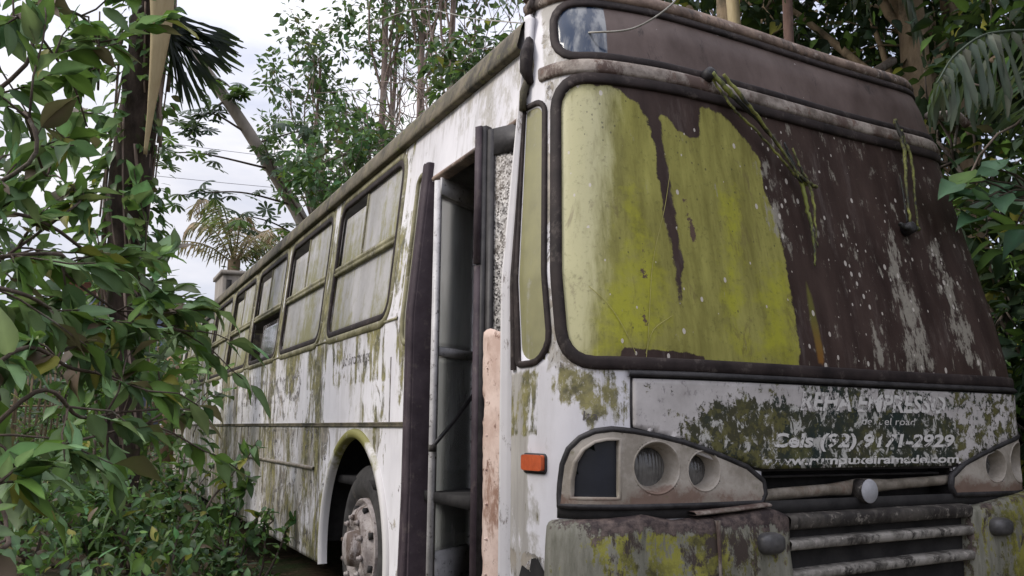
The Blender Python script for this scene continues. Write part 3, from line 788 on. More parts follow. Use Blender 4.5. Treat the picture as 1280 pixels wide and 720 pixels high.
# door surround
V, F = gasket([(uy(1.60) + .02 * np.clip((.95 - z_) / .5, -0, 1) * -1.6, z_) for z_ in np.linspace(.25, 2.68, 50)],
              [(.075, -.02), (.072, .025), (.06, .035), (.05, .026), (.042, .038), (.028, .04), (.02, .028), (.01, .036), (-.005, .034), (-.014, .03), (-.021, .022), (-.022, -.07)], .06, False)
build('door_seal', V, F, M['doorseal'], bus)
V, F = gasket([(.035, z_) for z_ in np.linspace(.3, 2.90, 40)], [(.02, -.02), (.02, .028), (.012, .034), (.002, .03), (-.004, .018), (-.012, .016), (-.02, -.02)], .08, False)
t = NT('chipped_white_post'); c = t.mix(t.ramp(t.noise(14, 9, .75, (1, 1, .4)), .56, .62), (.62, .60, .60), (.20, .17, .15))
M['post'] = t.done(t.bsdf(c, .6, .3, t.noise(30, 5, .6), .4, .004))
post = build('door_post', V, F, M['post'], bus)
V, F = gasket([(.068, z_) for z_ in np.linspace(1.50, 2.90, 30)], [(.012, -.01), (.010, .012), (0, .016), (-.01, .012), (-.012, -.01)], .08, False)
build('post_rubber', V, F, M['rubber'], bus)
mb = MB(); mb.tube([on(.135, 2.93, .012), on(.13, 2.80, .03), on(.125, 2.68, .026), on(.12, 2.60, .022)], [.022, .018, .017, .016], 8)
mb.build('drain_pipe', M['gutter'], bus)
mb = MB(); mb.tube([on(.19, 2.94, .01), on(.20, 2.86, .035), on(.185, 2.78, .03), on(.19, 2.72, .01)], [.02, .03, .028, .015], 7)
mb.build('torn_rubber', M['rubber'], bus)
# flange along the opening edge
V, F = gasket([(uy(y_), 2.585) for y_ in np.linspace(1.56, .46, 14)], [(-.014, -.05), (-.012, .006), (0, .012), (.012, .006), (.014, -.01)], .1, False)
build('door_header', V, F, M['cap'], bus)
V, F = gasket([(uy(1.58), z_) for z_ in np.linspace(.28, 2.57, 30)], [(.03, .010), (.0, .018), (-.006, .012), (-.006, -.09)], .1, False)
build('door_jamb', V, F, M['doorseal'], bus)
# steps and inside of the entrance
mb = MB(); mb.box((.55, 1.15, .50), (1.05, 1.5, .04)); mb.box((.85, 1.15, .72), (.5, 1.5, .04)); mb.build('entrance_step', M['dark'], bus, False)
mb = MB(); mb.box((1.1, 1.97, 1.15), (1.9, .03, .9)); mb.build('partition', m_plain('dark_green_panel', (.016, .028, .024), (.035, .05, .042), .6, 5), bus, False)
def seat(x, y):
    mb = MB()
    mb.box((x, y, 1.42), (.9, .45, .09)); mb.box((x, y + .24, 1.76), (.9, .08, .70))
    o = mb.build('passenger_seat', M['seat'], bus, False)
    b = o.modifiers.new('Bevel', 'BEVEL'); b.width = .03; b.segments = 2
    mb = MB(); mb.box((x, y, 1.16), (.3, .3, .42)); mb.build('seat_base', M['dark'], o, False)
M['seat'] = m_plain('faded_green_seat_cloth', (.02, .045, .035), (.05, .08, .06), .9, 6)
for k in range(3): seat(.62, 4.4 + k * .85)

sack = empty('plastic_sack', (.30, 1.79, .52), 'pale lumpy sack seen through the lower door glass of the bus', 'sack')
M['sack'] = m_plain('pale_sack', (.42, .41, .36), (.62, .60, .54), .7, 7, (.30, .27, .12), .58)
for nm, cz_, r_ in (('sack_body', .70, .17), ('sack_neck', .94, .13)):
    a = np.linspace(0, np.pi, 12); b = np.linspace(0, 2 * np.pi, 20, endpoint=False)
    A_, B_ = np.meshgrid(a, b, indexing='ij')
    rr = r_ * (1 + .10 * np.sin(3 * B_ + 2 * A_) + .06 * np.sin(5 * A_ + B_ * 2 + cz_ * 9))
    Vv = np.stack([.30 + .75 * rr * np.sin(A_) * np.cos(B_), 1.79 + .7 * rr * np.sin(A_) * np.sin(B_), cz_ + rr * np.cos(A_)], -1).reshape(-1, 3)
    i = np.arange(11)[:, None] * 20; j = np.arange(20)[None]; j2 = (j + 1) % 20
    build(nm, Vv, [np.stack([i + j, i + 20 + j, i + 20 + j2, i + j2], -1).reshape(-1, 4)], M['sack'], sack)

# ------------------------------------------------------------------ front: panel, lamps, grille, bumper
C2 = 3.51
def mir(P): return [(C2 - a_, b_) for a_, b_ in P][::-1]
HOOD = [(.60, 1.455), (.60, 1.278), (.80, 1.232), (1.0, 1.172), (1.15, 1.13), (1.20, 1.123), (2.33, 1.123), (2.42, 1.14), (2.62, 1.20), (2.80, 1.255), (2.98, 1.275), (2.98, 1.452)]
HOODc = np.array(HOOD)
V, F, (hu, hz) = sheet(HOODc, .012, .018)
PD = [(0.80, 1.25), (0.84, 1.31), (0.95, 1.36), (1.11, 1.385), (1.33, 1.38), (1.42, 1.35), (2.26, 1.36), (2.41, 1.29), (2.34, 1.11), (1.10, 1.11)]
mk = np.zeros((len(V), 3)); mk[:, 0] = .06 + 1.05 * soft(PD, hu, hz, .05)
mk[:, 0] = np.maximum(mk[:, 0], .5 * np.clip((hu - 1.35) / .1, 0, 1) * np.clip((hz - 1.34) / .03, 0, 1))
mk[:, 0] = np.maximum(mk[:, 0], .52 * np.clip((hu - 2.2) / .3, 0, 1))
mk[:, 1] = np.where(hu > 2.35, .52, .28); mk[:, 1] = np.where((hu < 1.0) & (hz > 1.36), .12, mk[:, 1]); mk[:, 1] = np.where((hu > .8) & (hu < 1.35) & (hz < 1.36), .55, mk[:, 1])
solid(build('front_hatch', V, F, M['hood'], bus, {'mask': mk}), .012)
V, F = gasket(HOODc, [(-.010, -.003), (-.010, .003), (.004, .003)], .06); build('hatch_gap', V, F, M['black'], bus)
V, F = gasket([(u_, 1.462) for u_ in np.arange(.58, 3.2, .04)], [(0, -.005), (0, .02), (.01, .026), (.024, .012), (.026, -.005)], .1, False)
build('dark_ledge', V, F, M['black'], bus)

HL = np.array([(.332, .998), (1.172, 1.0), (1.19, 1.03), (1.182, 1.075), (1.10, 1.128), (1.0, 1.162), (.90, 1.193), (.80, 1.222), (.70, 1.243), (.60, 1.259), (.52, 1.266), (.46, 1.258), (.41, 1.235), (.37, 1.195), (.347, 1.14), (.337, 1.07)])
DL = np.array([(.374, 1.025), (.543, 1.025), (.545, 1.232), (.50, 1.231), (.46, 1.222), (.42, 1.195), (.39, 1.15), (.376, 1.09)])
def circ(u, z, r, n=32, rz=None): return np.array([(u + r * math.cos(a), z + (rz or r) * math.sin(a)) for a in np.linspace(0, 2 * np.pi, n, endpoint=False)])
L1 = (.690, 1.133, .094); L2 = (.893, 1.120, .074)
def headlamp(flip):
    f = (lambda P: np.array(mir(P))) if flip else (lambda P: np.array(P))
    fu_ = (lambda u: C2 - u) if flip else (lambda u: u)
    V, F, _ = sheet(f(HL), .016, .008, [f(DL), circ(fu_(L1[0]), L1[1], L1[2]), circ(fu_(L2[0]), L2[1], L2[2])])
    h = build('headlight_cluster', V, F, M['housing'], bus)
    V, F = gasket(f(HL), [(-.016, -.002), (-.014, .018), (-.004, .021), (.0, .0205), (.006, .0165)], .04); build('cluster_seal', V, F, M['black'], h)
    # D-shaped lens
    V, F, _ = sheet(f(DL), -.016, .02); build('dark_lens', V, F, M['blue'], h)
    V, F = gasket(f(DL), [(-.009, .0155), (-.008, .017), (.0, .0175), (.003, .0155), (.003, -.018)], .03); build('lens_rim', V, F, M['housing'], h)
    for (u, z, r), (rb, dp) in ((L1, (.070, .075)), (L2, (.056, .07))):
        u = fu_(u); c0 = on(u, z, .016); nn = bodyn(u, z); c0 = np.asarray(c0).reshape(3); nn = np.asarray(nn).reshape(3)
        tx = norm(np.cross((0, 0, 1.), nn)); tz = np.cross(nn, tx)
        a = np.linspace(0, 2 * np.pi, 40, endpoint=False)
        def rg(rad, d, hug=False):
            if hug:
                q = circ(u, z, rad, 40); return on(q[:, 0], q[:, 1], np.full(40, d))
            return c0 + nn * d + rad * (np.cos(a)[:, None] * tx + np.sin(a)[:, None] * tz)
        rings = [rg(r * 1.05, .0155, True), rg(r * 1.04, .0175, True), rg(r, .0185, True), rg(r * .985, .018, True), rg(r * .95, .012, True), rg(rb * 1.08, -.6 * dp), rg(rb, -dp)]
        k = len(rings); Vv = np.concatenate(rings)
        i = np.arange(k - 1)[:, None] * 40; j = np.arange(40)[None]; j2 = (j + 1) % 40
        Ff = np.stack([i + j, i + j2, i + 40 + j2, i + 40 + j], -1).reshape(-1, 4)
        bowl = build('lamp_bowl', Vv, [Ff], M['housing'], h)
        rr = [rg(rb, -dp), rg(rb * .75, -dp + .008), rg(rb * .4, -dp + .015), rg(.001, -dp + .018)]
        i = np.arange(3)[:, None] * 40
        Ff = np.stack([i + j, i + j2, i + 40 + j2, i + 40 + j], -1).reshape(-1, 4)
        build('headlight', np.concatenate(rr), [Ff], M['lamp'], h)
headlamp(False); headlamp(True)

# grille opening with bar and round badge
V, F, _ = sheet(np.array([(1.15, .95), (2.38, .95), (2.38, 1.16), (1.15, 1.16)]), -.13, .06); build('grille_cavity', V, F, M['dark'], bus)
V, F = gasket(GR, [(0, .004), (0, -.13)], .06); build('grille_edge', V, F, M['black'], bus)
us_ = np.linspace(1.16, 2.37, 40); zb = np.interp(us_, [1.16, 1.3, 1.55, 1.7, 1.777, 1.85, 2.0, 2.25, 2.37], [1.012, 1.022, 1.030, 1.036, 1.040, 1.042, 1.046, 1.055, 1.062])
hb = np.interp(us_, [1.16, 1.3, 1.6, 1.70, 1.777, 1.86, 1.95, 2.37], [.024, .024, .024, .03, .036, .03, .024, .022])
mb = MB(); rows = []
for k, aa in enumerate(np.linspace(0, 2 * np.pi, 14, endpoint=False)):
    rows.append(on(us_, zb + hb * math.sin(aa), -.03 + .02 * math.cos(aa)))
Vv = np.concatenate(rows); i = np.arange(14)[:, None]; j = np.arange(39)[None]
Ff = np.stack([i * 40 + j, i * 40 + j + 1, ((i + 1) % 14) * 40 + j + 1, ((i + 1) % 14) * 40 + j], -1).reshape(-1, 4)
build('grille_bar', Vv, [Ff], M['chrome'], bus)
c0 = on(1.765, 1.026, 0.0).reshape(3); nn = bodyn(1.777, 1.042).reshape(3)
mb = MB(); mb.tube([c0 - nn * .02, c0 + nn * .036], [.049, .049], 48); bd = mb.build('round_badge', M['slat'], bus, False)
mb = MB(); mb.tube([c0 + nn * .0365, c0 + nn * .040], [.050, .048], 48); mb.build('badge_face', M['disc'], bd, False)
for z_ in (1.09, 1.115):
    V, F = gasket([(u_, z_) for u_ in np.arange(1.2, 2.34, .05)], [(-.005, -.1), (-.005, -.04), (.005, -.04), (.005, -.1)], .1, False); build('grille_slat', V, F, M['black'], bus)

# bumper
bump = empty('front_bumper', BUSL); bump.parent = bus; bump.location = (0, 0, 0)
def bumper_end(u0, u1, topf, name, br0, al0):
    uu = np.linspace(u0, u1, max(8, int((u1 - u0) / .02)))
    lv = [(0, -.06), (0, .035), (-.006, .055), (-.02, .066), (-.06, .07), (-.10, .072), (-.15, .075), (-.20, .078), (-.25, .08), (-.30, .08), (-.36, .078), (-.45, .07), (-.58, .04)]
    Uq = np.repeat(uu[:, None], len(lv), 1); tz_ = np.array([topf(q) for q in uu])
    Zq = tz_[:, None] + np.array([a_ for a_, _ in lv])[None]
    dent = .006 * np.sin(Uq * 11) * np.sin(Zq * 17) + .01 * np.exp(-((Uq - .72) ** 2) / .01)
    Oq = np.array([b_ for _, b_ in lv])[None] - dent
    Vv = on(Uq, Zq, Oq).reshape(-1, 3); n1, n2 = Uq.shape
    I = np.arange(n1 * n2).reshape(n1, n2)
    Ff = [np.stack([I[:-1, :-1], I[:-1, 1:], I[1:, 1:], I[1:, :-1]], -1).reshape(-1, 4), I[0][None, ::-1].copy(), I[-1][None].copy()]
    mk = np.zeros((Vv.shape[0], 3)); dz = (tz_[:, None] - Zq).ravel(); uf = Uq.ravel()
    mk[:, 0] = br0(uf, dz); mk[:, 1] = al0(uf, dz)
    return build(name, Vv, Ff, M['bumper'], bump, {'mask': mk})
tl = lambda u: float(np.interp(u, [.3, .34, .5, .63, .68, .76, .86, .905], [.944, .947, .955, .968, .957, .945, .953, .955]))
tl2 = lambda u: float(np.interp(u, [.905, 1.0, 1.15, 1.2, 1.26], [.955, .963, .978, .976, .955]))
brf = lambda u, d: np.clip(1.05 - d / .085, .12, 1.05) * np.interp(u, [.3, .40, .5, .75, .95, 1.05, 1.3], [.35, .6, 1.1, 1.1, .9, 1.1, 1.2]) + np.where(u > .95, .12, 0)
alf = lambda u, d: np.interp(u, [.3, .42, .5, .6, .75, .9, 1.0, 1.25], [.08, .2, .52, .55, .62, .6, .5, .3]) * np.clip(d / .06, .2, 1)
bumper_end(.315, .900, tl, 'bumper_end', brf, alf)
bumper_end(.908, 1.26, tl2, 'bumper_end', brf, alf)
trr = lambda u: float(np.interp(u, [2.36, 2.5, 2.8, 3.2], [.935, .955, 1.0, 1.0]))
bumper_end(2.37, 3.3, trr, 'bumper_end', lambda u, d: np.clip(.45 - d / .15, .2, .5), lambda u, d: np.interp(u, [2.36, 2.5, 2.7, 3.2], [.35, .42, .62, .62]))
V, F, _ = sheet(np.array([(1.24, .25), (2.40, .25), (2.40, .975), (1.24, .975)]), .005, .06); build('bumper_backing', V, F, M['dark'], bump)
for (z0, z1, h) in ((.922, .930, .050), (.836, .846, .036), (.718, .741, .036), (.60, .62, .036)):
    uu = np.linspace(1.27, 2.37, 30); zc = np.interp(uu, [1.27, 2.37], [z0, z1])
    V, F = gasket(np.stack([uu, zc], 1), [(h * .55, .0), (h * .5, .05), (h * .38, .064), (h * .2, .07), (-h * .45, .064), (-h * .6, .055), (-h * .6, .045), (h * .2, .03), (h * .1, 0)], .06, False)
    build('bumper_slat', V, F, M['slat' if z0 > .9 else 'paleslat'], bump)
V, F = gasket([(u_, .972) for u_ in np.arange(.315, 3.25, .04)], [(-.022, -.002), (-.022, .006), (.028, .006), (.028, -.002)], .1, False); build('shadow_gap_strip', V, F, M['dark'], bump)  # dark strip laid on the shell, painting the shade of the gap
V, F = gasket([(u_, np.interp(u_, [.82, 1.0, 1.2], [.962, .972, .986])) for u_ in np.arange(.82, 1.2, .03)], [(0, .0), (0, .06), (.006, .062), (.012, .05), (.014, .0)], .1, False); build('pale_ledge', V, F, M['strip'], bump)
def fog(u, z):
    c = on(u, z, .07).reshape(3); nn = bodyn(u, z).reshape(3); tx = norm(np.cross((0, 0, 1.), nn))
    a = np.linspace(0, np.pi, 14); b = np.linspace(0, 2 * np.pi, 28, endpoint=False); A_, B_ = np.meshgrid(a, b, indexing='ij')
    se = lambda v, p: np.sign(v) * np.abs(v) ** p
    X = .062 * se(np.sin(A_), .6) * se(np.cos(B_), .7); Z_ = .041 * se(np.sin(A_), .6) * se(np.sin(B_), .7); Y_ = .05 * se(np.cos(A_), .7)
    Vv = (c + X[..., None] * tx + Z_[..., None] * np.array([0, 0, 1.]) + Y_[..., None] * nn).reshape(-1, 3)
    i = np.arange(13)[:, None] * 28; j = np.arange(28)[None]; j2 = (j + 1) % 28
    build('fog_lamp', Vv, [np.stack([i + j, i + 28 + j, i + 28 + j2, i + j2], -1).reshape(-1, 4)], M['lamp2'], bump)
M['lamp2'] = m_plain('dark_dusty_fog_lamp', (.035, .034, .035), (.08, .076, .075), .4, 9, (.40, .38, .36), .66, spec=.5, bstr=.15)
fog(1.145, .852); fog(2.53, .855)
V, F = gasket([(.904, z_) for z_ in np.linspace(.945, .5, 12)], [(-.006, .055), (-.006, .082), (.006, .082), (.006, .055)], .06, False); build('bumper_seam', V, F, M['strip'], bump)

# orange marker
mb = MB()
V, F, _ = sheet(rrect(.132, .252, 1.114, 1.172, .01), .022, .015); mb.add(V, F)
V, F = gasket(rrect(.132, .252, 1.114, 1.172, .01), [(0, -.002), (0, .022)], .02); mb.add(V, F)
o = mb.build('marker_light', M['orange'], bus)
V, F = gasket(rrect(.128, .256, 1.106, 1.174, .012), [(-.004, -.002), (-.004, .006), (.006, .006)], .02); build('marker_base', V, F, M['black'], o)
# rag of torn metal at the lower corner
V, F, _ = sheet(np.array([(.10, .70), (.30, .70), (.30, .75), (.27, .775), (.25, .755), (.21, .80), (.17, .79), (.16, .745), (.12, .76)]), .004, .008)
build('rust_hole', V, F, M['dark'], bus)
# far mirror arm
mb = MB(); mb.tube(catmull([(2.46, .42, 2.95), (2.60, .46, 2.99), (2.78, .50, 3.03), (2.86, .50, 2.98)], 5), .022, 8); 
mb.build('mirror_arm', M['strip'], bus)

M['crackline'] = m_plain('pale_crack_edge', (.26, .235, .06), (.34, .31, .09), .6, 9)
# ------------------------------------------------------------------ wipers
def wiper(paths, hub):
    w = None
    for nm, pts, rad, mt in paths:
        P = catmull([on(u, z, o).reshape(3) for u, z, o in pts], 8); P = P + np.random.default_rng(len(nm) + len(pts)).normal(0, .0016, P.shape); rad = np.array(rad) * .72
        mb = MB(); mb.tube(P, np.interp(np.linspace(0, 1, len(P)), np.linspace(0, 1, len(rad)), rad), 7)
        o = mb.build(nm, M[mt], bus if w is None else w)
        if w is None: w = o
    c = on(*hub, .0).reshape(3); nn = bodyn(hub[0], hub[1]).reshape(3)
    mb = MB(); mb.tube([c, c + nn * .05, c + nn * .055], [.032, .028, .015], 12); mb.build('wiper_hub', M['black'], w)
wiper([('wiper_arm', [(1.09, 2.775, .05), (1.17, 2.70, .055), (1.33, 2.60, .05), (1.47, 2.48, .05), (1.57, 2.37, .045), (1.61, 2.335, .04)], [.016, .017, .012, .010, .010, .009], 'wiper'),
       ('arm_strut', [(1.13, 2.765, .075), (1.22, 2.675, .078), (1.36, 2.565, .065), (1.50, 2.43, .055), (1.56, 2.35, .05)], [.010, .013, .009, .008, .006], 'wipalg'),
       ('second_arm', [(1.10, 2.76, .035), (1.2, 2.635, .04), (1.32, 2.555, .04), (1.45, 2.455, .04), (1.58, 2.345, .04)], [.008] * 5, 'wipalg'),
       ('wiper_blade', [(1.52, 2.535, .028), (1.55, 2.45, .03), (1.585, 2.34, .034), (1.60, 2.22, .03), (1.61, 2.10, .026), (1.60, 1.97, .02)], [.006, .011, .013, .012, .010, .005], 'wiper'),
       ('blade_frame', [(1.545, 2.50, .05), (1.575, 2.40, .055), (1.615, 2.30, .055), (1.62, 2.18, .045), (1.61, 2.05, .035)], [.006, .009, .009, .007, .004], 'wipalg'),
       ('blade_link', [(1.56, 2.37, .05), (1.63, 2.33, .06), (1.665, 2.335, .05)], [.011, .012, .009], 'wipalg')], (1.09, 2.78))
wiper([('wiper_arm', [(2.41, 2.80, .05), (2.41, 2.66, .055), (2.34, 2.42, .05), (2.30, 2.24, .045)], [.015, .013, .010, .009], 'wipalg'),
       ('second_arm', [(2.46, 2.76, .04), (2.46, 2.60, .045), (2.40, 2.40, .045), (2.36, 2.24, .04)], [.009, .010, .008, .008], 'wipalg'),
       ('arm_strut', [(2.35, 2.50, .03), (2.33, 2.38, .03), (2.30, 2.25, .03)], [.006, .007, .006], 'wiper'),
       ('wiper_blade', [(2.24, 2.235, .03), (2.30, 2.215, .04), (2.37, 2.225, .035)], [.016, .02, .015], 'wiper')], (2.31, 2.225))

# ------------------------------------------------------------------ lettering
def lettering(txt, u0, u1, z0, z1, mt, shear=0., bold=0., off=.017, name='lettering', parent=None, slope=0.):
    cu = bpy.data.curves.new('t', 'FONT'); cu.body = txt; cu.shear = shear; cu.offset = bold; cu.resolution_u = 3
    o = bpy.data.objects.new('t', cu); col.objects.link(o)
    dg = bpy.context.evaluated_depsgraph_get(); me = bpy.data.meshes.new_from_object(o.evaluated_get(dg))
    V = np.zeros(len(me.vertices) * 3); me.vertices.foreach_get('co', V); V = V.reshape(-1, 3)
    F = [list(p.vertices) for p in me.polygons]
    bpy.data.objects.remove(o); bpy.data.curves.remove(cu); bpy.data.meshes.remove(me)
    mn, mx = V.min(0), V.max(0)
    u = u0 + (V[:, 0] - mn[0]) / (mx[0] - mn[0]) * (u1 - u0); z = z0 + (V[:, 1] - mn[1]) / (mx[1] - mn[1]) * (z1 - z0) + slope * (u - u0)
    groups = {}
    for f in F: groups.setdefault(len(f), []).append(f)
    return build(name, on(u, z, np.full(len(u), off)), [np.array(v) for v in groups.values()], mt, parent or bus, smooth=False)
M['letters_phone'] = m_letters(.528)
lettering('REHA EMPRESSO', 1.40, 2.30, 1.352, 1.430, M['letters'], .25, .03)
lettering('de fuel road', 1.76, 2.10, 1.300, 1.330, M['letters'], .15)
lettering('Cels (92) 9171-2929', 1.235, 2.345, 1.188, 1.262, M['letters_phone'], .2, .035)
M['letters_pink'] = m_letters(.52)
lettering('www.rumpuxeiramade.com', 1.185, 2.365, 1.126, 1.172, M['letters_pink'], .1, .03)
lettering('de Brothangs', uy(3.05), uy(2.42), 1.64, 1.74, M['letters_dark'], .2, 0., .003)
lettering('Ita', .415, .47, 1.30, 1.335, M['letters_dark'], .1, 0., .003)
M['letters_faint'] = m_letters_dark(.44, (.20, .185, .175))
lettering('EMPRESSO', uy(7.2), uy(4.3), 1.47, 1.70, M['letters_faint'], .2, 0.02, .003)
# faded mural lines on the lower side panels
rm = np.random.default_rng(3); mb = MB()
for k in range(16):
    y0 = rm.uniform(3.7, 7.2); z0 = rm.uniform(.5, 1.2); a = rm.uniform(0, 6.28); P = [(uy(y0), z0)]
    for q in range(6):
        a += rm.normal(0, .5); P.append((P[-1][0] + .09 * math.cos(a) * 1.3, np.clip(P[-1][1] + .09 * math.sin(a), .42, 1.24)))
    P = catmull(P, 5); w_ = rm.uniform(.008, .022)
    V, F = gasket(P, [(-w_, .0025), (w_, .0025)], .05, False); build('mural_line', V, F, M['letters_faint'], bus)

# fine cracks in the windscreen film
for P in ([(.66, 1.53), (.70, 1.75), (.74, 1.95), (.80, 2.14), (.84, 2.30)], [(.62, 1.545), (.57, 1.66), (.52, 1.74), (.46, 1.80)], [(.66, 1.55), (.70, 1.64), (.79, 1.70)]):
    V, F = gasket(catmull(P, 4), [(-.0013, .0005), (0, .0012), (.0013, .0005)], .04, False); build('glass_crack', V, F, M['crackline'], bus)
# ------------------------------------------------------------------ plants
def m_leaf(name, rough=.45, trans=.38, spec=.35):
    t = NT(name)
    c, r, g, b = t.attr('Col')
    n = t.noise(9, 5, .6)
    c2 = t.mix(t.ramp(n, .3, .7, 0, .5), c, t.mix(.5, c, (.02, .04, .012)))
    c2 = t.mix(t.ramp(t.noise(38, 4, .6), .64, .72, 0, .45), c2, (.12, .09, .04))
    p = t.bsdf(c2, rough, spec)
    tr = t.n.new('ShaderNodeBsdfTranslucent'); t.put(tr.inputs[0], t.mix(.35, c2, (.14, .22, .03)))
    return t.done(t.mixsh(trans, p, tr.outputs[0]))
def m_bark(name, c1, c2, c3, scale=6):
    t = NT(name)
    n = t.noise(scale, 8, .7, (1, 1, .35)); c = t.mix(t.ramp(n, .35, .65), c1, c2)
    c = t.mix(t.ramp(t.noise(scale * .5, 8, .7), .56, .64, 0, .8), c, c3)
    return t.done(t.bsdf(c, .85, .2, n, .8, .02))
LEAF = m_leaf('leaf_surface'); LEAFG = m_leaf('broad_leaf', .5, .36, .3)
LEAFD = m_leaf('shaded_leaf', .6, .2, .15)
BARK = m_bark('brown_grey_bark', (.07, .055, .045), (.20, .165, .14), (.26, .25, .22))
BARKP = m_bark('pinkish_pale_bark', (.16, .115, .095), (.33, .26, .23), (.40, .37, .34), 3)
BARKD = m_bark('dark_fibrous_bark', (.022, .017, .015), (.085, .062, .052), (.05, .055, .025), 8)
BARKT = m_bark('tan_bark', (.15, .11, .07), (.30, .23, .15), (.09, .075, .05), 6)
TWIG = m_bark('twig_bark', (.05, .038, .03), (.13, .10, .08), (.16, .15, .12), 12)

def tmpl(kind):
    if kind == 'broad':       # ovate pointed leaf with a fold along the midrib and a drooping tip
        t = np.array([0, .10, .28, .48, .68, .86, 1.0]); w = np.array([.02, .13, .23, .25, .18, .08, .0])
    elif kind == 'narrow':
        t = np.array([0, .2, .5, .8, 1.0]); w = np.array([.01, .10, .13, .08, .0])
    elif kind == 'strap':
        t = np.array([0, .15, .5, .8, 1.0]); w = np.array([.012, .035, .04, .026, .0])
    elif kind == 'wide':
        t = np.array([0, .12, .45, .8, 1.0]); w = np.array([.012, .04, .052, .035, .0])
    elif kind == 'spike':
        t = np.array([0, .15, .5, .8, 1.0]); w = np.array([.006, .017, .02, .013, .0])
    elif kind == 'card':      # far leaf
        V = np.array([(0, 0, 0), (.26, .45, -.04), (0, 1, -.10), (-.26, .45, -.04)], float)
        return V, [np.array([(0, 1, 2, 3)])]
    elif kind == 'palmate':   # umbrella-like leaf of nine lobes
        Vs, Fs = [], []
        for k in range(9):
            a = R(-150 + k * 37.5); L = .5 * (1 - .25 * abs(k - 4) / 4)
            d = np.array([math.sin(a), math.cos(a)]); s = np.array([d[1], -d[0]])
            for (tt, ww) in ((.05, .01), (.45, .075), (.8, .085), (1., .0)):
                for sg in (-1, 1):
                    p = d * L * tt + s * ww * sg * .8
                    Vs.append((p[0], p[1] + .3, -.12 * tt * tt))
            b = k * 8
            Fs += [(b, b + 1, b + 3, b + 2), (b + 2, b + 3, b + 5, b + 4), (b + 4, b + 5, b + 7, b + 6)]
        return np.array(Vs), [np.array(Fs)]
    V = []
    for a, b in zip(t, w):
        z = -.22 * a * a
        wav = .03 * math.sin(a * 9)
        V += [(-b, a, z + .30 * b + wav), (0, a, z), (b, a, z + .30 * b - wav)]
    n = len(t); F = []
    for k in range(n - 1):
        for j in (0, 1): F.append((3 * k + j, 3 * k + j + 1, 3 * k + 4 + j, 3 * k + 3 + j))
    return np.array(V, float), [np.array(F)]

def leaves(P, D, U, S, kind, cols, rg, curl=.0):
    """merge N oriented leaves -> V, F, colours"""
    TV, TF = tmpl(kind)
    P = np.asarray(P, float); N = len(P)
    D = norm(D); X = norm(np.cross(D, U)); Nn = np.cross(X, D)
    S = np.broadcast_to(np.asarray(S, float), (N,))
    T = np.broadcast_to(TV[None], (N, *TV.shape)).copy()
    T[:, :, 2] *= rg.uniform(.3, 1.9, (N, 1)); T[:, :, 0] *= rg.uniform(.8, 1.2, (N, 1))
    V = P[:, None] + S[:, None, None] * (T[..., 0:1] * X[:, None] + T[..., 1:2] * D[:, None] + T[..., 2:3] * Nn[:, None])
    nv = len(TV)
    F = [(f[None] + (np.arange(N) * nv)[:, None, None]).reshape(-1, f.shape[1]) for f in TF]
    cc = np.repeat(cols, nv, 0).reshape(N, nv, 3).copy()
    if kind in ('broad', 'narrow', 'wide'):          # paler midrib, slightly darker margin
        cc[:, 1::3] *= 1.45; cc[:, 0::3] *= .92; cc[:, 2::3] *= rg.uniform(.8, 1.1, (N, 1, 1))
    return V.reshape(-1, 3), F, cc.reshape(-1, 3)

def palette(n, rg, base, var=.35, yellow=.03, brown=.03, light=.12):
    b = np.array(base); c = b[None] * np.exp(rg.normal(0, var, (n, 1)))
    c[:, 0] *= np.exp(rg.normal(0, .12, n))
    r = rg.random(n)
    m = r < yellow; c[m] = np.array([.26, .25, .05]) * rg.uniform(.6, 1.1, (m.sum(), 1))
    m = (r > yellow) & (r < yellow + brown); c[m] = np.array([.14, .10, .07]) * rg.uniform(.6, 1.3, (m.sum(), 1))
    m = (r > .5) & (r < .5 + light); c[m] = np.array([.12, .22, .045]) * rg.uniform(.7, 1.2, (m.sum(), 1))
    return np.clip(c, .004, .6)

def rdir(rg, n, up=0.):
    v = rg.normal(size=(n, 3)); v[:, 2] += up; return norm(v)

def limb(rg, a, b, sag=0., wob=.05, n=8):
    a = np.array(a, float); b = np.array(b, float); L = np.linalg.norm(b - a)
    t = np.linspace(0, 1, n)[:, None]
    P = a + (b - a) * t
    ph = rg.uniform(0, 6.28, 3)
    P = P + wob * L * np.sin(t * rg.uniform(3, 6) + ph) * np.sin(np.pi * t)
    P[:, 2] += sag * L * np.sin(np.pi * t[:, 0])
    return P

def clump_leaves(rg, c, n, spread, size, droop=.5):
    """leaves set round a twig end: positions, directions"""
    d = rdir(rg, n, .15); p = np.array(c) + d * rg.uniform(.05, 1, (n, 1)) * spread
    d2 = norm(d + np.array([0, 0, -droop]) + rg.normal(0, .3, (n, 3)))
    u = norm(np.array([0, 0, 1.]) + rg.normal(0, .45, (n, 3)))
    return p, d2, u, size * rg.uniform(.55, 1.25, n)

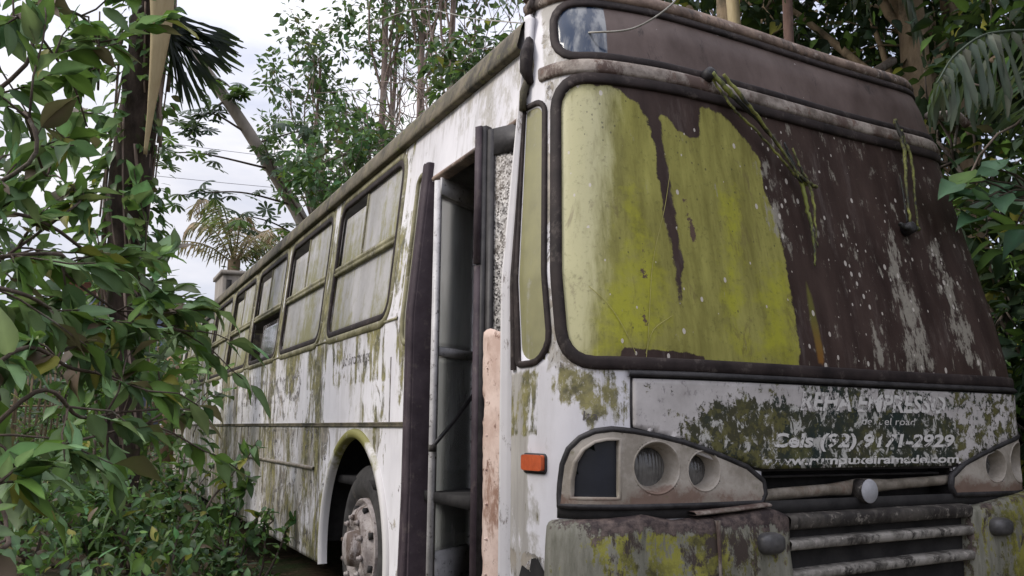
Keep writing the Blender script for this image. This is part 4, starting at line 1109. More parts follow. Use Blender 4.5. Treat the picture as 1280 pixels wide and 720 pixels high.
def simple_tree(name, label, cat, base, top, r0, crown_c, crown_r, nclump, nleaf, size, kind, base_col, seed, group=None, bark=BARK, ntrunk=1,
                spread=.35, up=.3, bare=False, mat=LEAF, pal={}, bend=.03, hollow=.3):
    rg = np.random.default_rng(seed)
    root = empty(name, base, label, cat, group)
    base = np.array(base, float); top = np.array(top, float)
    tp = limb(rg, base, top, 0, bend, 14)
    tb = MB(); tb.tube(tp, np.linspace(r0, r0 * .35, 14), 9)
    tb.build('trunk', bark, root)
    crown_c = np.array(crown_c, float); crown_r = np.array(crown_r, float)
    C = []
    while len(C) < nclump:
        v = rg.uniform(-1, 1, 3)
        if hollow < np.linalg.norm(v) < 1: C.append(crown_c + v * crown_r)
    C = np.array(C)
    bb = MB()
    nm = max(3, nclump // 7)
    seeds = C[rg.choice(nclump, nm, replace=False)]
    own = np.argmin(((C[:, None] - seeds[None]) ** 2).sum(-1), 1)
    for k in range(nm):
        m = C[own == k]
        if len(m) == 0: continue
        e = m.mean(0)
        h = np.clip((e[2] - base[2]) / max(top[2] - base[2], .1) - rg.uniform(.12, .3), .12, .97)
        s = tp[int(h * 13)]
        lp = limb(rg, s, e, .06, .06, 8); rl_ = r0 * .38 * (1 - .5 * h)
        bb.tube(lp, np.linspace(rl_, rl_ * .4, 8), 6)
        for q in m:
            s2 = lp[rg.integers(4, 8)]
            bb.tube(limb(rg, s2, q, .03, .07, 6), np.linspace(rl_ * .38, .006, 6), 5)
            if bare:
                for _ in range(4):
                    bb.tube(limb(rg, s2 + (q - s2) * rg.uniform(.3, .9), q + rg.normal(0, spread * 1.4, 3), .02, .1, 5), np.linspace(.012, .004, 5), 4)
    bb.build('branches', bark, root)
    if nleaf:
        P, D, U_, S = [], [], [], []
        for q in C:
            a = clump_leaves(rg, q, int(nleaf * rg.uniform(.5, 1.5)) + 1, spread, size, .35)
            for l, v in zip((P, D, U_, S), a): l.append(v)
        P, D, U_, S = map(np.concatenate, (P, D, U_, S))
        V, F, c = leaves(P, D, U_, S, kind, palette(len(P), rg, base_col, **pal), rg)
        build('crown', V, F, mat, root, {'Col': c})
    return root

# ---- setting: ground
def gh(x, y):
    x = np.asarray(x, float); y = np.asarray(y, float)
    h = .35 * np.clip((-x - .5) / 2.5, 0, 1) * np.clip((y - 1) / 4, 0, 1) + 1.1 * np.clip((y - 15) / 5, 0, 1) ** 2 * 1.0
    h += .3 * np.clip((x - 3.5) / 3, 0, 1)
    h += .05 * np.sin(x * 1.9 + y * .7) * np.sin(y * 1.3 - x * .4) * np.clip(np.abs(x - 1.3) / 2, .2, 1)
    return h
g1 = np.concatenate([np.linspace(-400, -14, 14), np.arange(-12, 14, .35), np.linspace(16, 400, 14)])
g2 = np.concatenate([np.linspace(-400, -10, 12), np.arange(-8, 24, .35), np.linspace(27, 500, 16)])
GX, GY = np.meshgrid(g1, g2, indexing='ij'); GZ = gh(GX, GY)
I = np.arange(GX.size).reshape(GX.shape)
t = NT('damp_leaf_littered_soil')
n = t.noise(1.3, 9, .7); n2 = t.noise(14, 7, .7)
c = t.mix(t.ramp(n2, .35, .65), (.035, .025, .017), (.11, .08, .052)); c = t.mix(t.ramp(n, .48, .6), c, (.03, .045, .018))
tag(build('ground', np.stack([GX, GY, GZ], -1).reshape(-1, 3), np.stack([I[:-1, :-1], I[1:, :-1], I[1:, 1:], I[:-1, 1:]], -1).reshape(-1, 4),
          t.done(t.bsdf(c, .95, .15, t.add(n2, n), .8, .04))), kind='structure')

# ---- ground cover (stuff) and single weeds
rg = np.random.default_rng(21)
N = 19000
x = -rg.gamma(1.6, 1.5, N) - .05; y = rg.uniform(2.2, 20, N)
x2 = rg.uniform(2.9, 8, 2500); y2 = rg.uniform(-1.5, 8, 2500)
x = np.concatenate([x, x2]); y = np.concatenate([y, y2]); m = x > -9; x, y = x[m], y[m]
hh = .35 + .30 * np.sin(x * 2.1 + 1) * np.sin(y * 1.1) + .25 * np.clip((-x - .3) / 1.2, 0, 1) + .2 * np.clip((y - 7) / 4, 0, 1)
hh = np.where(x > 0, hh + .2, hh)
hh = hh * np.where((x > -.55) & (x < 0) & (y < 4.2), .25, 1)
z = gh(x, y) + rg.uniform(.0, 1, len(x)) ** .7 * hh
D = rdir(rg, len(x), .25); Uu = norm(np.array([0, 0, 1.]) + rg.normal(0, .4, (len(x), 3)))
S = rg.uniform(.04, .115, len(x))
V, F, c = leaves(np.stack([x, y, z], -1), D, Uu, S, 'broad', palette(len(x), rg, (.055, .11, .04), .45, .02, .06, .12), rg)
tag(build('ground_cover', V, F, LEAF, None, {'Col': c}), kind='stuff')
# litter: fallen leaves
N = 1500
x = rg.uniform(-2.5, .1, N); y = rg.uniform(1.0, 9, N)
V, F, c = leaves(np.stack([x, y, gh(x, y) + .015], -1), rdir(rg, N) * (1, 1, .1), norm(np.array([0, 0, 1.]) + rg.normal(0, .25, (N, 3))), rg.uniform(.05, .12, N), 'broad',
                 palette(N, rg, (.10, .075, .05), .4, .05, .4, 0), rg)
tag(build('leaf_litter', V, F, LEAF, None, {'Col': c}), kind='stuff')

def weed(seed, h, n, size, kind='broad', colr=(.06, .12, .042)):
    r = np.random.default_rng(seed)
    root = empty('leafy_weed')
    sb = MB(); P, D, U_, S = [], [], [], []
    for k in range(5):
        tip = np.array([r.normal(0, h * .32), r.normal(0, h * .32), h * r.uniform(.6, 1)])
        lp = limb(r, (0, 0, 0), tip, .08, .06, 7); sb.tube(lp, np.linspace(.010, .004, 7), 5)
        m_ = n // 5
        tt = r.uniform(.3, 1, m_) * 6; i0 = np.minimum(tt.astype(int), 5)
        p = lp[i0] + (lp[i0 + 1] - lp[i0]) * (tt - i0)[:, None]
        d = rdir(r, m_, .2); P.append(p); D.append(d); U_.append(norm(np.array([0, 0, 1.]) + r.normal(0, .35, (m_, 3)))); S.append(size * r.uniform(.6, 1.3, m_))
    sb.build('stem', TWIG, root)
    P, D, U_, S = map(np.concatenate, (P, D, U_, S))
    V, F, c = leaves(P, D, U_, S, kind, palette(len(P), r, colr, .3, .03, .03, .2), r)
    build('foliage', V, F, LEAF, root, {'Col': c})
    return root
def clone(root):
    c = root.copy(); col.objects.link(c)
    for ch in list(root.children):
        d = ch.copy(); col.objects.link(d); d.parent = c
    return c
protos = [weed(1, .75, 130, .10), weed(2, .6, 160, .07), weed(3, .95, 140, .115)]
LW = 'leafy green weed in the undergrowth along the side of the bus'
wr = np.random.default_rng(5)
spots = [(-.35, 5.1), (-.5, 6.0), (-.28, 6.9), (-.75, 5.6), (-1.1, 5.0), (-.55, 7.8), (-1.0, 7.0), (-1.5, 6.2), (-.35, 8.8), (-.9, 8.6), (-1.5, 8.2), (-2.0, 7.2), (-.5, 10), (-1.2, 10.2),
         (-1.9, 9.5), (-2.6, 8.4), (-.4, 11.4), (-1.3, 12), (-2.2, 11.2), (-3.0, 10), (-1.8, 5.2), (-2.3, 6.0), (-.8, 13), (-1.7, 13.6), (-2.6, 13), (-.3, 4.4), (-.9, 4.2), (-1.3, 4.4)]
for k, (x_, y_) in enumerate(spots):
    o = protos[k] if k < 3 else clone(protos[k % 3])
    tag(o, LW, 'weed', 'weeds along the bus')
    o.location = (x_, y_, float(gh(x_, y_)) - .02); o.rotation_euler.z = wr.uniform(0, 6.28); s_ = wr.uniform(.8, 1.3); o.scale = (s_, s_, s_)

# ---- foreground shrubs on the left: limbs reach from stems left of the frame
CL = [[(-1.84, 0.25, 2.54), (-1.76, 0.42, 2.67), (-1.66, 0.59, 2.69), (-1.60, 0.70, 2.8), (-1.78, 0.14, 2.38), (-1.67, 0.52, 2.49), (-1.57, 0.68, 2.52), (-1.78, 0.06, 2.2), (-1.7, 0.45, 2.3), (-1.62, 0.75, 2.4), (-1.78, -0.02, 2.02), (-1.71, 0.27, 2.07)],
      [(-1.76, 0.1, 1.91), (-1.66, 0.38, 1.95), (-1.60, 0.60, 2.08), (-1.38, 0.9, 1.95), (-1.69, 0.2, 1.79), (-1.57, 0.47, 1.81), (-1.43, 0.74, 1.79), (-1.34, 0.88, 1.76), (-1.74, -0.09, 1.62), (-1.65, 0.21, 1.61), (-1.54, 0.38, 1.61), (-1.4, 0.65, 1.62), (-1.29, 0.78, 1.63), (-1.22, 0.84, 1.66)],
      [(-1.71, -0.18, 1.44), (-1.62, 0.11, 1.44), (-1.5, 0.28, 1.42), (-1.37, 0.45, 1.38), (-1.25, 0.52, 1.33), (-1.18, 0.58, 1.33), (-1.44, 0.27, 1.29), (-1.58, 0.0, 1.27), (-1.68, -0.18, 1.29), (-1.7, -0.36, 1.17), (-1.70, -0.47, 1.04), (-1.71, -0.56, .96)]]
lab = ['tall broad-leaved shrub at the upper left with yellowing leaves in front of the vine-covered trunk', 'broad-leaved shrub of middle height at the left whose leaves hang before the rear windows',
       'low broad-leaved shrub at the left with a branch reaching towards the bus side']
stems = [((-2.75, .55, .1), (-2.3, .5, 2.35)), ((-2.6, .25, .1), (-2.2, .25, 1.65)), ((-2.45, -.1, .1), (-2.1, -.12, 1.15))]
for k in range(3):
    rg = np.random.default_rng(40 + k)
    C_ = np.array(CL[k]); a, b = np.array(stems[k][0]), np.array(stems[k][1])
    root = empty('broadleaf_shrub', a, lab[k], 'shrub')
    mb = MB(); sp_ = limb(rg, a, b, 0, .05, 9); mb.tube(sp_, np.linspace(.035, .02, 9), 8); mb.build('stem', TWIG, root)
    bb = MB(); P, D, U_, S = [], [], [], []
    order = np.argsort(C_[:, 2] + rg.normal(0, .05, len(C_)))
    for gi in range(0, len(C_), 4):
        m = C_[order[gi:gi + 4]]
        m = m[np.argsort(m[:, 1])]
        s0 = sp_[rg.integers(5, 9)] + (0, 0, 0)
        pts = [s0, (s0 + m[0]) / 2 + rg.normal(0, .05, 3)] + [q + rg.normal(0, .02, 3) for q in m]
        lp = catmull(pts, 6); bb.tube(lp, np.linspace(.009, .003, len(lp)), 6)
        for q in list(m):
            for _ in range((2, 3, 2)[k]):
                e = q + rg.normal(0, .13, 3); j = np.argmin(((lp - q) ** 2).sum(1))
                tw = limb(rg, lp[max(0, j - 2)], e, .04, .06, 5); bb.tube(tw, np.linspace(.004, .002, 5), 5)
                nl = rg.integers(8, 15)
                tt = rg.uniform(.2, 1.05, nl)[:, None]
                p = tw[0] + (tw[-1] - tw[0]) * tt
                d = norm((tw[-1] - tw[0])[None] * 1.3 + rdir(rg, nl) * .22 + np.array([0, 0, -.10]))
                P.append(p); D.append(d); U_.append(norm(np.array([0, 0, 1.]) + rg.normal(0, .4, (nl, 3)))); S.append(rg.uniform(.065, .15, nl))
    bb.build('branches', TWIG, root)
    P, D, U_, S = map(np.concatenate, (P, D, U_, S))
    V, F, c = leaves(P, D, U_, S, 'broad', palette(len(P), rg, [(.14, .225, .10), (.135, .215, .095), (.125, .20, .09)][k], .35, .03, .07, .22), rg)
    build('foliage', V, F, LEAFG, root, {'Col': c})

# darker trees beyond the shrubs at the left
simple_tree('dark_leafy_tree', 'dark leafy tree filling the left edge behind the foreground shrubs', 'tree', (-3.6, 5.0, .3), (-3.4, 5.0, 5.5), .11, (-2.75, 4.6, 3.0), (.95, 1.5, 2.7), 60, 14, .18, 'broad', (.07, .12, .055), 51, spread=.38)
simple_tree('bright_leafy_bush', 'bright green bush low between the foreground shrub and the bus rear', 'bush', (-1.1, 8.2, .3), (-1.0, 8.2, 1.7), .04, (-.95, 8.0, 1.45), (.75, 1.1, .75), 40, 14, .20, 'broad', (.07, .13, .04), 52, spread=.28)
simple_tree('bright_leafy_bush', 'yellowish green bush beside the fence posts left of the bus rear', 'bush', (-1.7, 11.2, .4), (-1.7, 11.2, 2.2), .05, (-1.4, 11, 2.0), (1.2, 1.2, .9), 40, 14, .20, 'broad', (.08, .14, .04), 53, spread=.32)
simple_tree('round_leafy_tree', 'rounded tree far behind the shrub at the far left', 'tree', (-5.5, 13, .4), (-5.3, 13, 6), .14, (-5.0, 13, 4.6), (2.6, 2.4, 3.0), 60, 20, .3, 'card', (.035, .065, .03), 54, spread=.6)

# ---- vine covered palm trunk
VT = [(-1.16, 6.95, .2), (-1.13, 6.86, 1.05), (-1.21, 6.71, 2.12), (-1.26, 6.58, 3.04), (-1.26, 6.46, 3.81), (-1.22, 6.29, 4.73), (-1.18, 6.13, 5.65), (-1.15, 6.05, 7.6)]
root = empty('vine_covered_palm', VT[0], 'dark palm trunk wrapped in vines and hanging roots behind the left shrubs', 'palm')
P = catmull(VT, 7); rg = np.random.default_rng(61)
r_ = np.interp(np.linspace(0, 1, len(P)), [0, .3, .5, 1], [.15, .16, .19, .16]) * (1 + .08 * np.sin(np.arange(len(P)) * 1.7))
mb = MB(); mb.tube(P, r_, 14); mb.build('trunk', BARKD, root)
mb = MB()
for k in range(34):
    a = rg.uniform(0, 6.28); z0 = rg.uniform(2.3, 5.4); L = rg.uniform(.5, 1.9)
    j = np.argmin(np.abs(P[:, 2] - z0)); rr = r_[j] + rg.uniform(0, .10); q = []
    for s in np.linspace(0, 1, 8):
        zz_ = max(z0 - L * s, .3); jj = np.argmin(np.abs(P[:, 2] - zz_))
        q.append(P[jj] * (1, 1, 0) + (rr * math.cos(a + .5 * s), rr * math.sin(a + .5 * s), zz_))
    mb.tube(q, rg.uniform(.006, .016), 5)
mb.build('hanging_roots', BARKP, root)
# vine leaves clinging to it
PP, D, U_, S = [], [], [], []
for (z0, z1, n_, a0, sz) in ((2.6, 3.6, 130, -.6, .13), (3.4, 5.6, 150, -1.2, .12), (1.2, 2.8, 120, 3.0, .16), (3.0, 5.5, 120, 3.4, .16)):
    zz_ = rg.uniform(z0, z1, n_); a = a0 + rg.normal(0, .7, n_); jj = np.array([np.argmin(np.abs(P[:, 2] - q)) for q in zz_])
    o_ = np.stack([np.cos(a), np.sin(a), 0 * a], -1)
    PP.append(P[jj] * (1, 1, 0) + o_ * (r_[jj] + rg.uniform(.0, .16, n_))[:, None] + np.stack([0 * a, 0 * a, zz_], -1))
    D.append(norm(o_ + np.array([0, 0, -.6]) + rg.normal(0, .4, (n_, 3)))); U_.append(norm(np.array([0, 0, 1.]) + rg.normal(0, .4, (n_, 3)))); S.append(sz * rg.uniform(.6, 1.3, n_))
PP, D, U_, S = map(np.concatenate, (PP, D, U_, S))
V, F, c = leaves(PP, D, U_, S, 'broad', palette(len(PP), rg, (.06, .115, .04), .3, .02, .02, .25), rg); build('vine_leaves', V, F, LEAF, root, {'Col': c})
# hanging dead sheath and stiff dark frond
t = NT('tan_palm_sheath'); cc = t.mix(t.noise(3, 6, .6, (12, 12, .6)), (.26, .20, .10), (.46, .38, .23)); SHE = t.done(t.bsdf(cc, .7, .3, t.noise(5, 6, .6, (20, 20, .6)), .3, .005))
sp_ = np.array([(-1.10, 5.70, 5.6), (-1.13, 5.73, 5.23), (-1.12, 5.77, 4.94), (-1.13, 5.83, 4.57), (-1.15, 5.92, 4.15), (-1.17, 6.0, 3.75)]); sw = [.11, .105, .09, .06, .028, .01]
S2 = catmull(sp_, 6); w2 = np.interp(np.linspace(0, 1, len(S2)), np.linspace(0, 1, 6), sw); Vs = []
for p, w_ in zip(S2, w2):
    for s in np.linspace(-1, 1, 7): Vs.append(p + np.array([w_ * s, -.35 * w_ * (1 - s * s) - .01, 0]))
n_ = len(S2); I = np.arange(n_ * 7).reshape(n_, 7)
solid(build('dead_sheath', Vs, [np.stack([I[:-1, :-1], I[:-1, 1:], I[1:, 1:], I[1:, :-1]], -1).reshape(-1, 4)], SHE, root), .01)

def frond(pts, nleaf, L, w, rg, parent, mat, colr, droop=.3, rad=.014, both=True, tilt=.6, name='frond', stiff=False, lean=(0, 0, 0), kind='strap'):
    P = catmull(pts, 10); fr = MB()
    n = len(P); fr.tube(P, np.linspace(rad, rad * .3, n), 6, colr=np.array(colr) * 1.3)
    T = norm(np.gradient(P, axis=0)); q, d, u, s = [], [], [], []
    for k in np.linspace(.12, .98, nleaf):
        i = int(k * (n - 1)); t_ = T[i]; sd = norm(np.cross(t_, (0, 0, 1.)))
        for sg in ((-1, 1) if both else (1,)):
            dd = norm(sd * sg + t_ * tilt + np.array([0, 0, -droop]) + rg.normal(0, .07, 3) + np.array(lean))
            q.append(P[i]); d.append(dd); u.append(np.array([0, 0, 1.]) + sd * sg * .3 + rg.normal(0, .15, 3)); s.append(L * (math.sin(math.pi * (.15 + .75 * k)) ** .7) * rg.uniform(.85, 1.1))
    V, F, c = leaves(q, d, u, s, kind, palette(len(q), rg, colr, .2, .01, .01, .0), rg)
    V = np.array(V); fr.add(V, F, c)
    return fr.build(name, mat, parent, attr='Col')
rf = np.random.default_rng(62)
fr = MB(); c0 = np.array([-1.12, 5.95, 5.15]); q, d, u, s = [], [], [], []
for k in range(74):
    a = R(rf.uniform(-78, 12)); dd = np.array([math.cos(a), rf.normal(0, .12), math.sin(a)])
    q.append(c0 + np.array([.03, 0, -.25 * k / 74]) ); d.append(dd); u.append((0, -1, .3)); s.append(rf.uniform(.55, .80) * 1.0)
V, F, c = leaves(q, d, np.array(u), s, 'spike', np.tile(np.array([[.028, .040, .038]]), (74, 1)), rf); build('dark_fan_frond', V, F, LEAF, root, {'Col': c})

# ---- leaning bare trunk with umbrella leaves
LP = catmull([(7.5, 14.0, .4), (2.95, 14.52, 3.94), (2.0, 14.71, 5.43), (1.05, 14.9, 6.91), (.19, 15.09, 8.12), (-.44, 15.24, 8.96), (-.8, 15.3, 9.4)], 6)
root = empty('leaning_tree', LP[0], 'bare grey trunk leaning left across the sky with umbrella-like leaves', 'tree')
mb = MB(); mb.tube(LP, np.linspace(.16, .07, len(LP)), 10); mb.build('trunk', m_bark('grey_smooth_bark', (.13, .11, .09), (.27, .24, .21), (.34, .33, .30), 2), root)
rg = np.random.default_rng(63); bb = MB(); q, d, u, s = [], [], [], []
for ends in ([(1.5, 14.8, 6.2), (.2, 14.5, 6.25), (-.55, 14.3, 6.1)], [(2.0, 14.7, 5.5), (.9, 14.5, 5.6), (-.2, 14.2, 5.35)], [(.6, 15.0, 7.5), (.1, 14.8, 7.0), (-.25, 14.6, 6.95)], [(2.3, 14.6, 5.0), (1.6, 14.4, 5.9), (1.2, 14.2, 6.6)], [(1.2, 14.9, 6.7), (1.8, 14.6, 6.9), (2.2, 14.4, 7.0)], [(.3, 15.1, 8.0), (.6, 14.8, 7.75), (.75, 14.6, 7.5)], [(1.0, 14.9, 6.9), (.3, 14.7, 7.1), (-.05, 14.6, 6.6)], [(2.6, 14.5, 4.5), (1.6, 14.3, 5.0), (.8, 14.1, 5.1)]):
    lp = catmull(ends, 8); bb.tube(lp, np.linspace(.025, .008, len(lp)), 5)
    for k in (6, 9, 11, 13, 15, 16):
        for _ in range(2):
            p = lp[min(k, len(lp) - 1)] + rg.normal(0, .10, 3); q.append(p); d.append(norm(rg.normal(0, 1, 3) * (1, 1, .3))); u.append(norm(np.array([0, -.45, 1.]) + rg.normal(0, .3, 3))); s.append(rg.uniform(.38, .6))
bb.build('branches', TWIG, root)
V, F, c = leaves(q, d, np.array(u), s, 'palmate', palette(len(q), rg, (.045, .075, .04), .25, 0, 0, .1), rg); build('crown', V, F, LEAF, root, {'Col': c})

# ---- trees behind the bus
GT = 'trees behind the bus'
TB = dict(group=GT)
simple_tree('slender_tree', 'slender tree with feathery green crown left of the pale trunks behind the bus', 'tree', (3.3, 17.4, .9), (2.9, 17.2, 9.6), .09, (2.75, 17.0, 8.3), (1.3, 1.2, 2.7), 85, 27, .20, 'card', (.095, .155, .085), 71, bark=BARKP, spread=.40, **TB)
for k, (bx_, by_, tx_, h_, r_, cr, lb, cz_) in enumerate([
        (3.95, 16.0, 4.0, 13.5, .12, 1.2, 'pale pinkish trunk, leftmost of the four straight trunks behind the bus roof', 11.6),
        (4.5, 17.0, 4.65, 13.0, .085, 1.0, 'thinnest grey straight trunk, second of the four behind the bus roof', 11.3),
        (4.55, 15.2, 4.75, 13.6, .12, 1.3, 'reddish straight trunk, third of the four behind the bus roof', 11.6),
        (4.9, 14.0, 4.95, 13.0, .115, 1.2, 'mottled straight trunk, rightmost of the four behind the bus roof', 11.2)]):
    simple_tree('straight_trunked_tree', lb, 'tree', (bx_, by_, .5), (tx_, by_, h_), r_, (tx_, by_, cz_), (cr + .5, cr + .5, 2.4), 44, 22, .20, 'card', (.09, .145, .075), 80 + k, bark=BARKP, spread=.5, bend=.006, **TB)
simple_tree('bare_branched_tree', 'leafless grey shrub tree spreading thin bare branches in front of the straight trunks', 'tree', (5.0, 12.6, .4), (4.6, 12.6, 6.3), .07, (4.0, 12.4, 6.6), (1.5, 1.0, 1.7), 46, 0, .1, 'card', (.1, .1, .1), 90, bark=BARKP, spread=.4, bare=True, **TB)
simple_tree('slender_tree', 'light leafed tree with thin twigs above the middle of the bus roof', 'tree', (4.6, 14.4, .4), (4.2, 14.0, 8.0), .06, (3.7, 13.9, 6.6), (1.7, 1.4, 2.2), 80, 11, .19, 'narrow', (.10, .155, .07), 91, bark=BARKP, spread=.42, **TB)
simple_tree('bushy_tree', 'dense deep green bushy tree rising just behind the middle of the bus roof', 'tree', (3.2, 12.9, .3), (2.8, 12.6, 6.2), .08, (2.62, 12.5, 5.5), (1.35, 1.1, 1.4), 66, 26, .17, 'broad', (.065, .13, .055), 92, spread=.32, **TB)
simple_tree('bushy_tree', 'small leafy tree behind the roof near the foot of the straight trunks', 'tree', (4.6, 10.8, .3), (4.3, 10.6, 7.3), .06, (3.95, 10.6, 6.9), (.85, .8, .9), 40, 16, .2, 'broad', (.05, .09, .04), 93, spread=.3, **TB)
simple_tree('slender_tree', 'sparse twiggy tree behind the front end of the bus roof', 'tree', (5.2, 9.4, .3), (4.9, 9.3, 8.2), .06, (4.6, 9.2, 7.0), (1.5, 1.2, 1.8), 60, 11, .17, 'narrow', (.09, .14, .06), 94, bark=BARKP, spread=.4, **TB)
simple_tree('slender_tree', 'distant pale tree low beside the dried palm behind the bus', 'tree', (3.4, 22.0, 1.0), (3.2, 22.0, 5.6), .06, (3.0, 22, 5.2), (1.1, 1, 1.0), 36, 14, .2, 'card', (.10, .13, .07), 95, spread=.4, **TB)

# ---- dried palm and concrete tank behind the rear
root = empty('dried_palm', (1.9, 22.5, 1.0), 'dry straw-coloured palm standing above the concrete tank', 'palm'); rg = np.random.default_rng(64)
mb = MB(); mb.tube([(1.9, 22.5, 1.0), (1.93, 22.5, 3.5), (1.98, 22.5, 5.7)], [.16, .15, .17], 10); mb.build('trunk', BARKT, root)
for k in range(12):
    a = k / 12 * 6.28 + rg.uniform(-.2, .2); L = rg.uniform(1.2, 1.9); up = rg.uniform(.6, 1.7)
    p = [(1.98, 22.5, 5.6), (1.98 + .4 * L * math.cos(a), 22.5 + .4 * L * math.sin(a), 5.6 + up * .8), (1.98 + .8 * L * math.cos(a), 22.5 + .8 * L * math.sin(a), 5.6 + up), (1.98 + L * math.cos(a), 22.5 + L * math.sin(a), 5.6 + up * .7)]
    frond(p, 26, .6, .05, rg, root, LEAF, (.30, .235, .14) if k % 4 else (.13, .16, .05), .7, .025)
t = NT('weathered_grey_concrete'); c = t.mix(t.noise(3, 8, .7), (.17, .155, .14), (.34, .31, .28)); c = t.mix(t.ramp(t.noise(1, 8, .7, (6, 6, .7)), .55, .7, 0, .7), c, (.11, .10, .085))
CON = t.done(t.bsdf(c, .9, .2, t.noise(20, 6, .6), .4, .01))
root = empty('concrete_tank', (2.15, 20.6, 1.0), 'grey concrete tank tower with a dark slot behind the rear end of the bus', 'tank')
mb = MB(); mb.box((2.15, 20.6, 2.95), (1.55, 1.4, 3.9)); o = mb.build('tank_wall', CON, root, False); b = o.modifiers.new('Bevel', 'BEVEL'); b.width = .02
mb = MB(); mb.box((2.15, 20.6, 4.94), (1.65, 1.5, .10)); mb.build('tank_lid', CON, root, False)
mb = MB(); mb.box((1.52, 19.895, 4.45), (.12, .03, .62)); mb.build('dark_slot', M['dark'], root, False)

# ---- house, fence, post beyond the left
root = empty('distant_house', (-.6, 27.5, 1.1), 'distant house with blue wall and rusty red roof edge seen through the leaves', 'house')
t = NT('faded_blue_wall'); t_ = t.done(t.bsdf(t.mix(t.noise(2, 5, .6), (.10, .13, .20), (.20, .23, .30)), .8)); mb = MB(); mb.box((-.6, 27.5, 3.0), (2.4, 3, 3.9)); mb.build('wall', t_, root, False)
RED = m_plain('rusty_roof_sheet', (.16, .06, .04), (.30, .13, .09), .8, 5)
mb = MB(); a = .18
mb.box((-.6, 27.5, 5.15), (3.0, 3.8, .09), np.array([(math.cos(a), 0, math.sin(a)), (0, 1, 0), (-math.sin(a), 0, math.cos(a))])); mb.build('roof', RED, root, False)
mb = MB(); mb.box((-.2, 25.985, 3.4), (.8, .05, .9)); mb.build('window', M['dark'], root, False)
root = empty('stick_fence', (-.9, 16.2, .9), 'fence of thin upright sticks left of the bus rear', 'fence'); rg = np.random.default_rng(65)
rails = MB()
for z_ in (1.6, 2.5): rails.tube([(-2.9, 16.2, z_), (-1, 16.25, z_ + .03), (.35, 16.2, z_)], .02, 6)
rails.build('rail', BARKT, root)
for k in range(34):
    x_ = -2.8 + k * .092 + rg.normal(0, .015); h_ = rg.uniform(2.5, 3.0)
    mb = MB(); mb.tube([(x_, 16.17, .8), (x_ + rg.normal(0, .03), 16.17, 1.8), (x_ + rg.normal(0, .04), 16.17, h_)], rg.uniform(.014, .026), 6); mb.build('picket', BARKT, root)
mb = MB(); mb.tube([(.02, 15.6, .6), (.0, 15.6, 1.8), (.02, 15.6, 2.75)], [.14, .13, .12], 12)
tag(mb.build('wooden_post', m_bark('orange_brown_wood', (.20, .12, .075), (.38, .26, .18), (.12, .10, .07), 4), None, origin=(0.02, 15.6, .6)), 'thick orange-brown wooden post beside the bus rear', 'post')

# ---- right side: dark trees, hanging fronds
GR_ = 'dark trees beyond the front of the bus'
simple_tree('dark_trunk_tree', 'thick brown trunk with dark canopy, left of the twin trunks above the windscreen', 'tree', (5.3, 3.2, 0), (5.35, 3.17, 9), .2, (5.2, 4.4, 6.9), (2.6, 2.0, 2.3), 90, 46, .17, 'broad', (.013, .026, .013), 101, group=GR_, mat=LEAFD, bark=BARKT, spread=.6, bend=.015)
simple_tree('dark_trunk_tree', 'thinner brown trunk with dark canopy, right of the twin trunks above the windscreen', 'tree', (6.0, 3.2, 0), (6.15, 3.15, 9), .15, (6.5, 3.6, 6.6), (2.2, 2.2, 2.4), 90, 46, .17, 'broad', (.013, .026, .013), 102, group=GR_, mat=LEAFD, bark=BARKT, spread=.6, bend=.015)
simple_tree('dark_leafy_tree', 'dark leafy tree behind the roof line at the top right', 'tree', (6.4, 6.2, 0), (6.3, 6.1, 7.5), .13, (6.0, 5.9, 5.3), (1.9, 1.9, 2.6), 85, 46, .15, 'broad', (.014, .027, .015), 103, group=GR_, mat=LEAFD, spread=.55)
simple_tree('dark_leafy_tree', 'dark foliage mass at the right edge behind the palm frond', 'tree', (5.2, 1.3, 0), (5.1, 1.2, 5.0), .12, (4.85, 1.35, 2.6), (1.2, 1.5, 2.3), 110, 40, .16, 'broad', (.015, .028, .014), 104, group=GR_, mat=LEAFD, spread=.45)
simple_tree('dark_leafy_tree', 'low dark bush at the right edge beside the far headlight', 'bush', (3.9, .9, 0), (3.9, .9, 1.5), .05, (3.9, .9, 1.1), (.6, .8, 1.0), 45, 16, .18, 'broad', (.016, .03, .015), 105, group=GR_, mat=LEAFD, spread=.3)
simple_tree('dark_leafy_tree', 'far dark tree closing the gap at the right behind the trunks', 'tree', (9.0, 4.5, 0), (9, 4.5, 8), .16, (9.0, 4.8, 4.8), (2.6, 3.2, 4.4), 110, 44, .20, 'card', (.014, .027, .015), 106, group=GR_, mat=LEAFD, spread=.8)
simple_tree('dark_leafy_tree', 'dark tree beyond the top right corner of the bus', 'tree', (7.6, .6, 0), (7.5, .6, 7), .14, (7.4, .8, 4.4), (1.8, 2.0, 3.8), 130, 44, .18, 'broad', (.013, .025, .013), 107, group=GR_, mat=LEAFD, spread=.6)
simple_tree('dark_trunk_tree', 'dark tree added beyond the right edge of view to shade the bus front', 'tree', (6.4, -3.2, 0), (5.8, -2.8, 8), .2, (5.2, -2.3, 5.6), (2.7, 2.8, 2.3), 120, 40, .22, 'broad', (.014, .027, .013), 109, group=GR_, mat=LEAFD, bark=BARKT, spread=.6)  # added tree, trunk out of view; crown placed to darken the front
simple_tree('dark_leafy_tree', 'dark shrub thicket to the right of the front bumper', 'bush', (5.0, -1.9, 0), (5.0, -1.9, 3), .08, (4.9, -1.7, 2.0), (1.3, 2.3, 2.0), 90, 22, .24, 'broad', (.016, .03, .015), 110, group=GR_, mat=LEAFD, spread=.5)
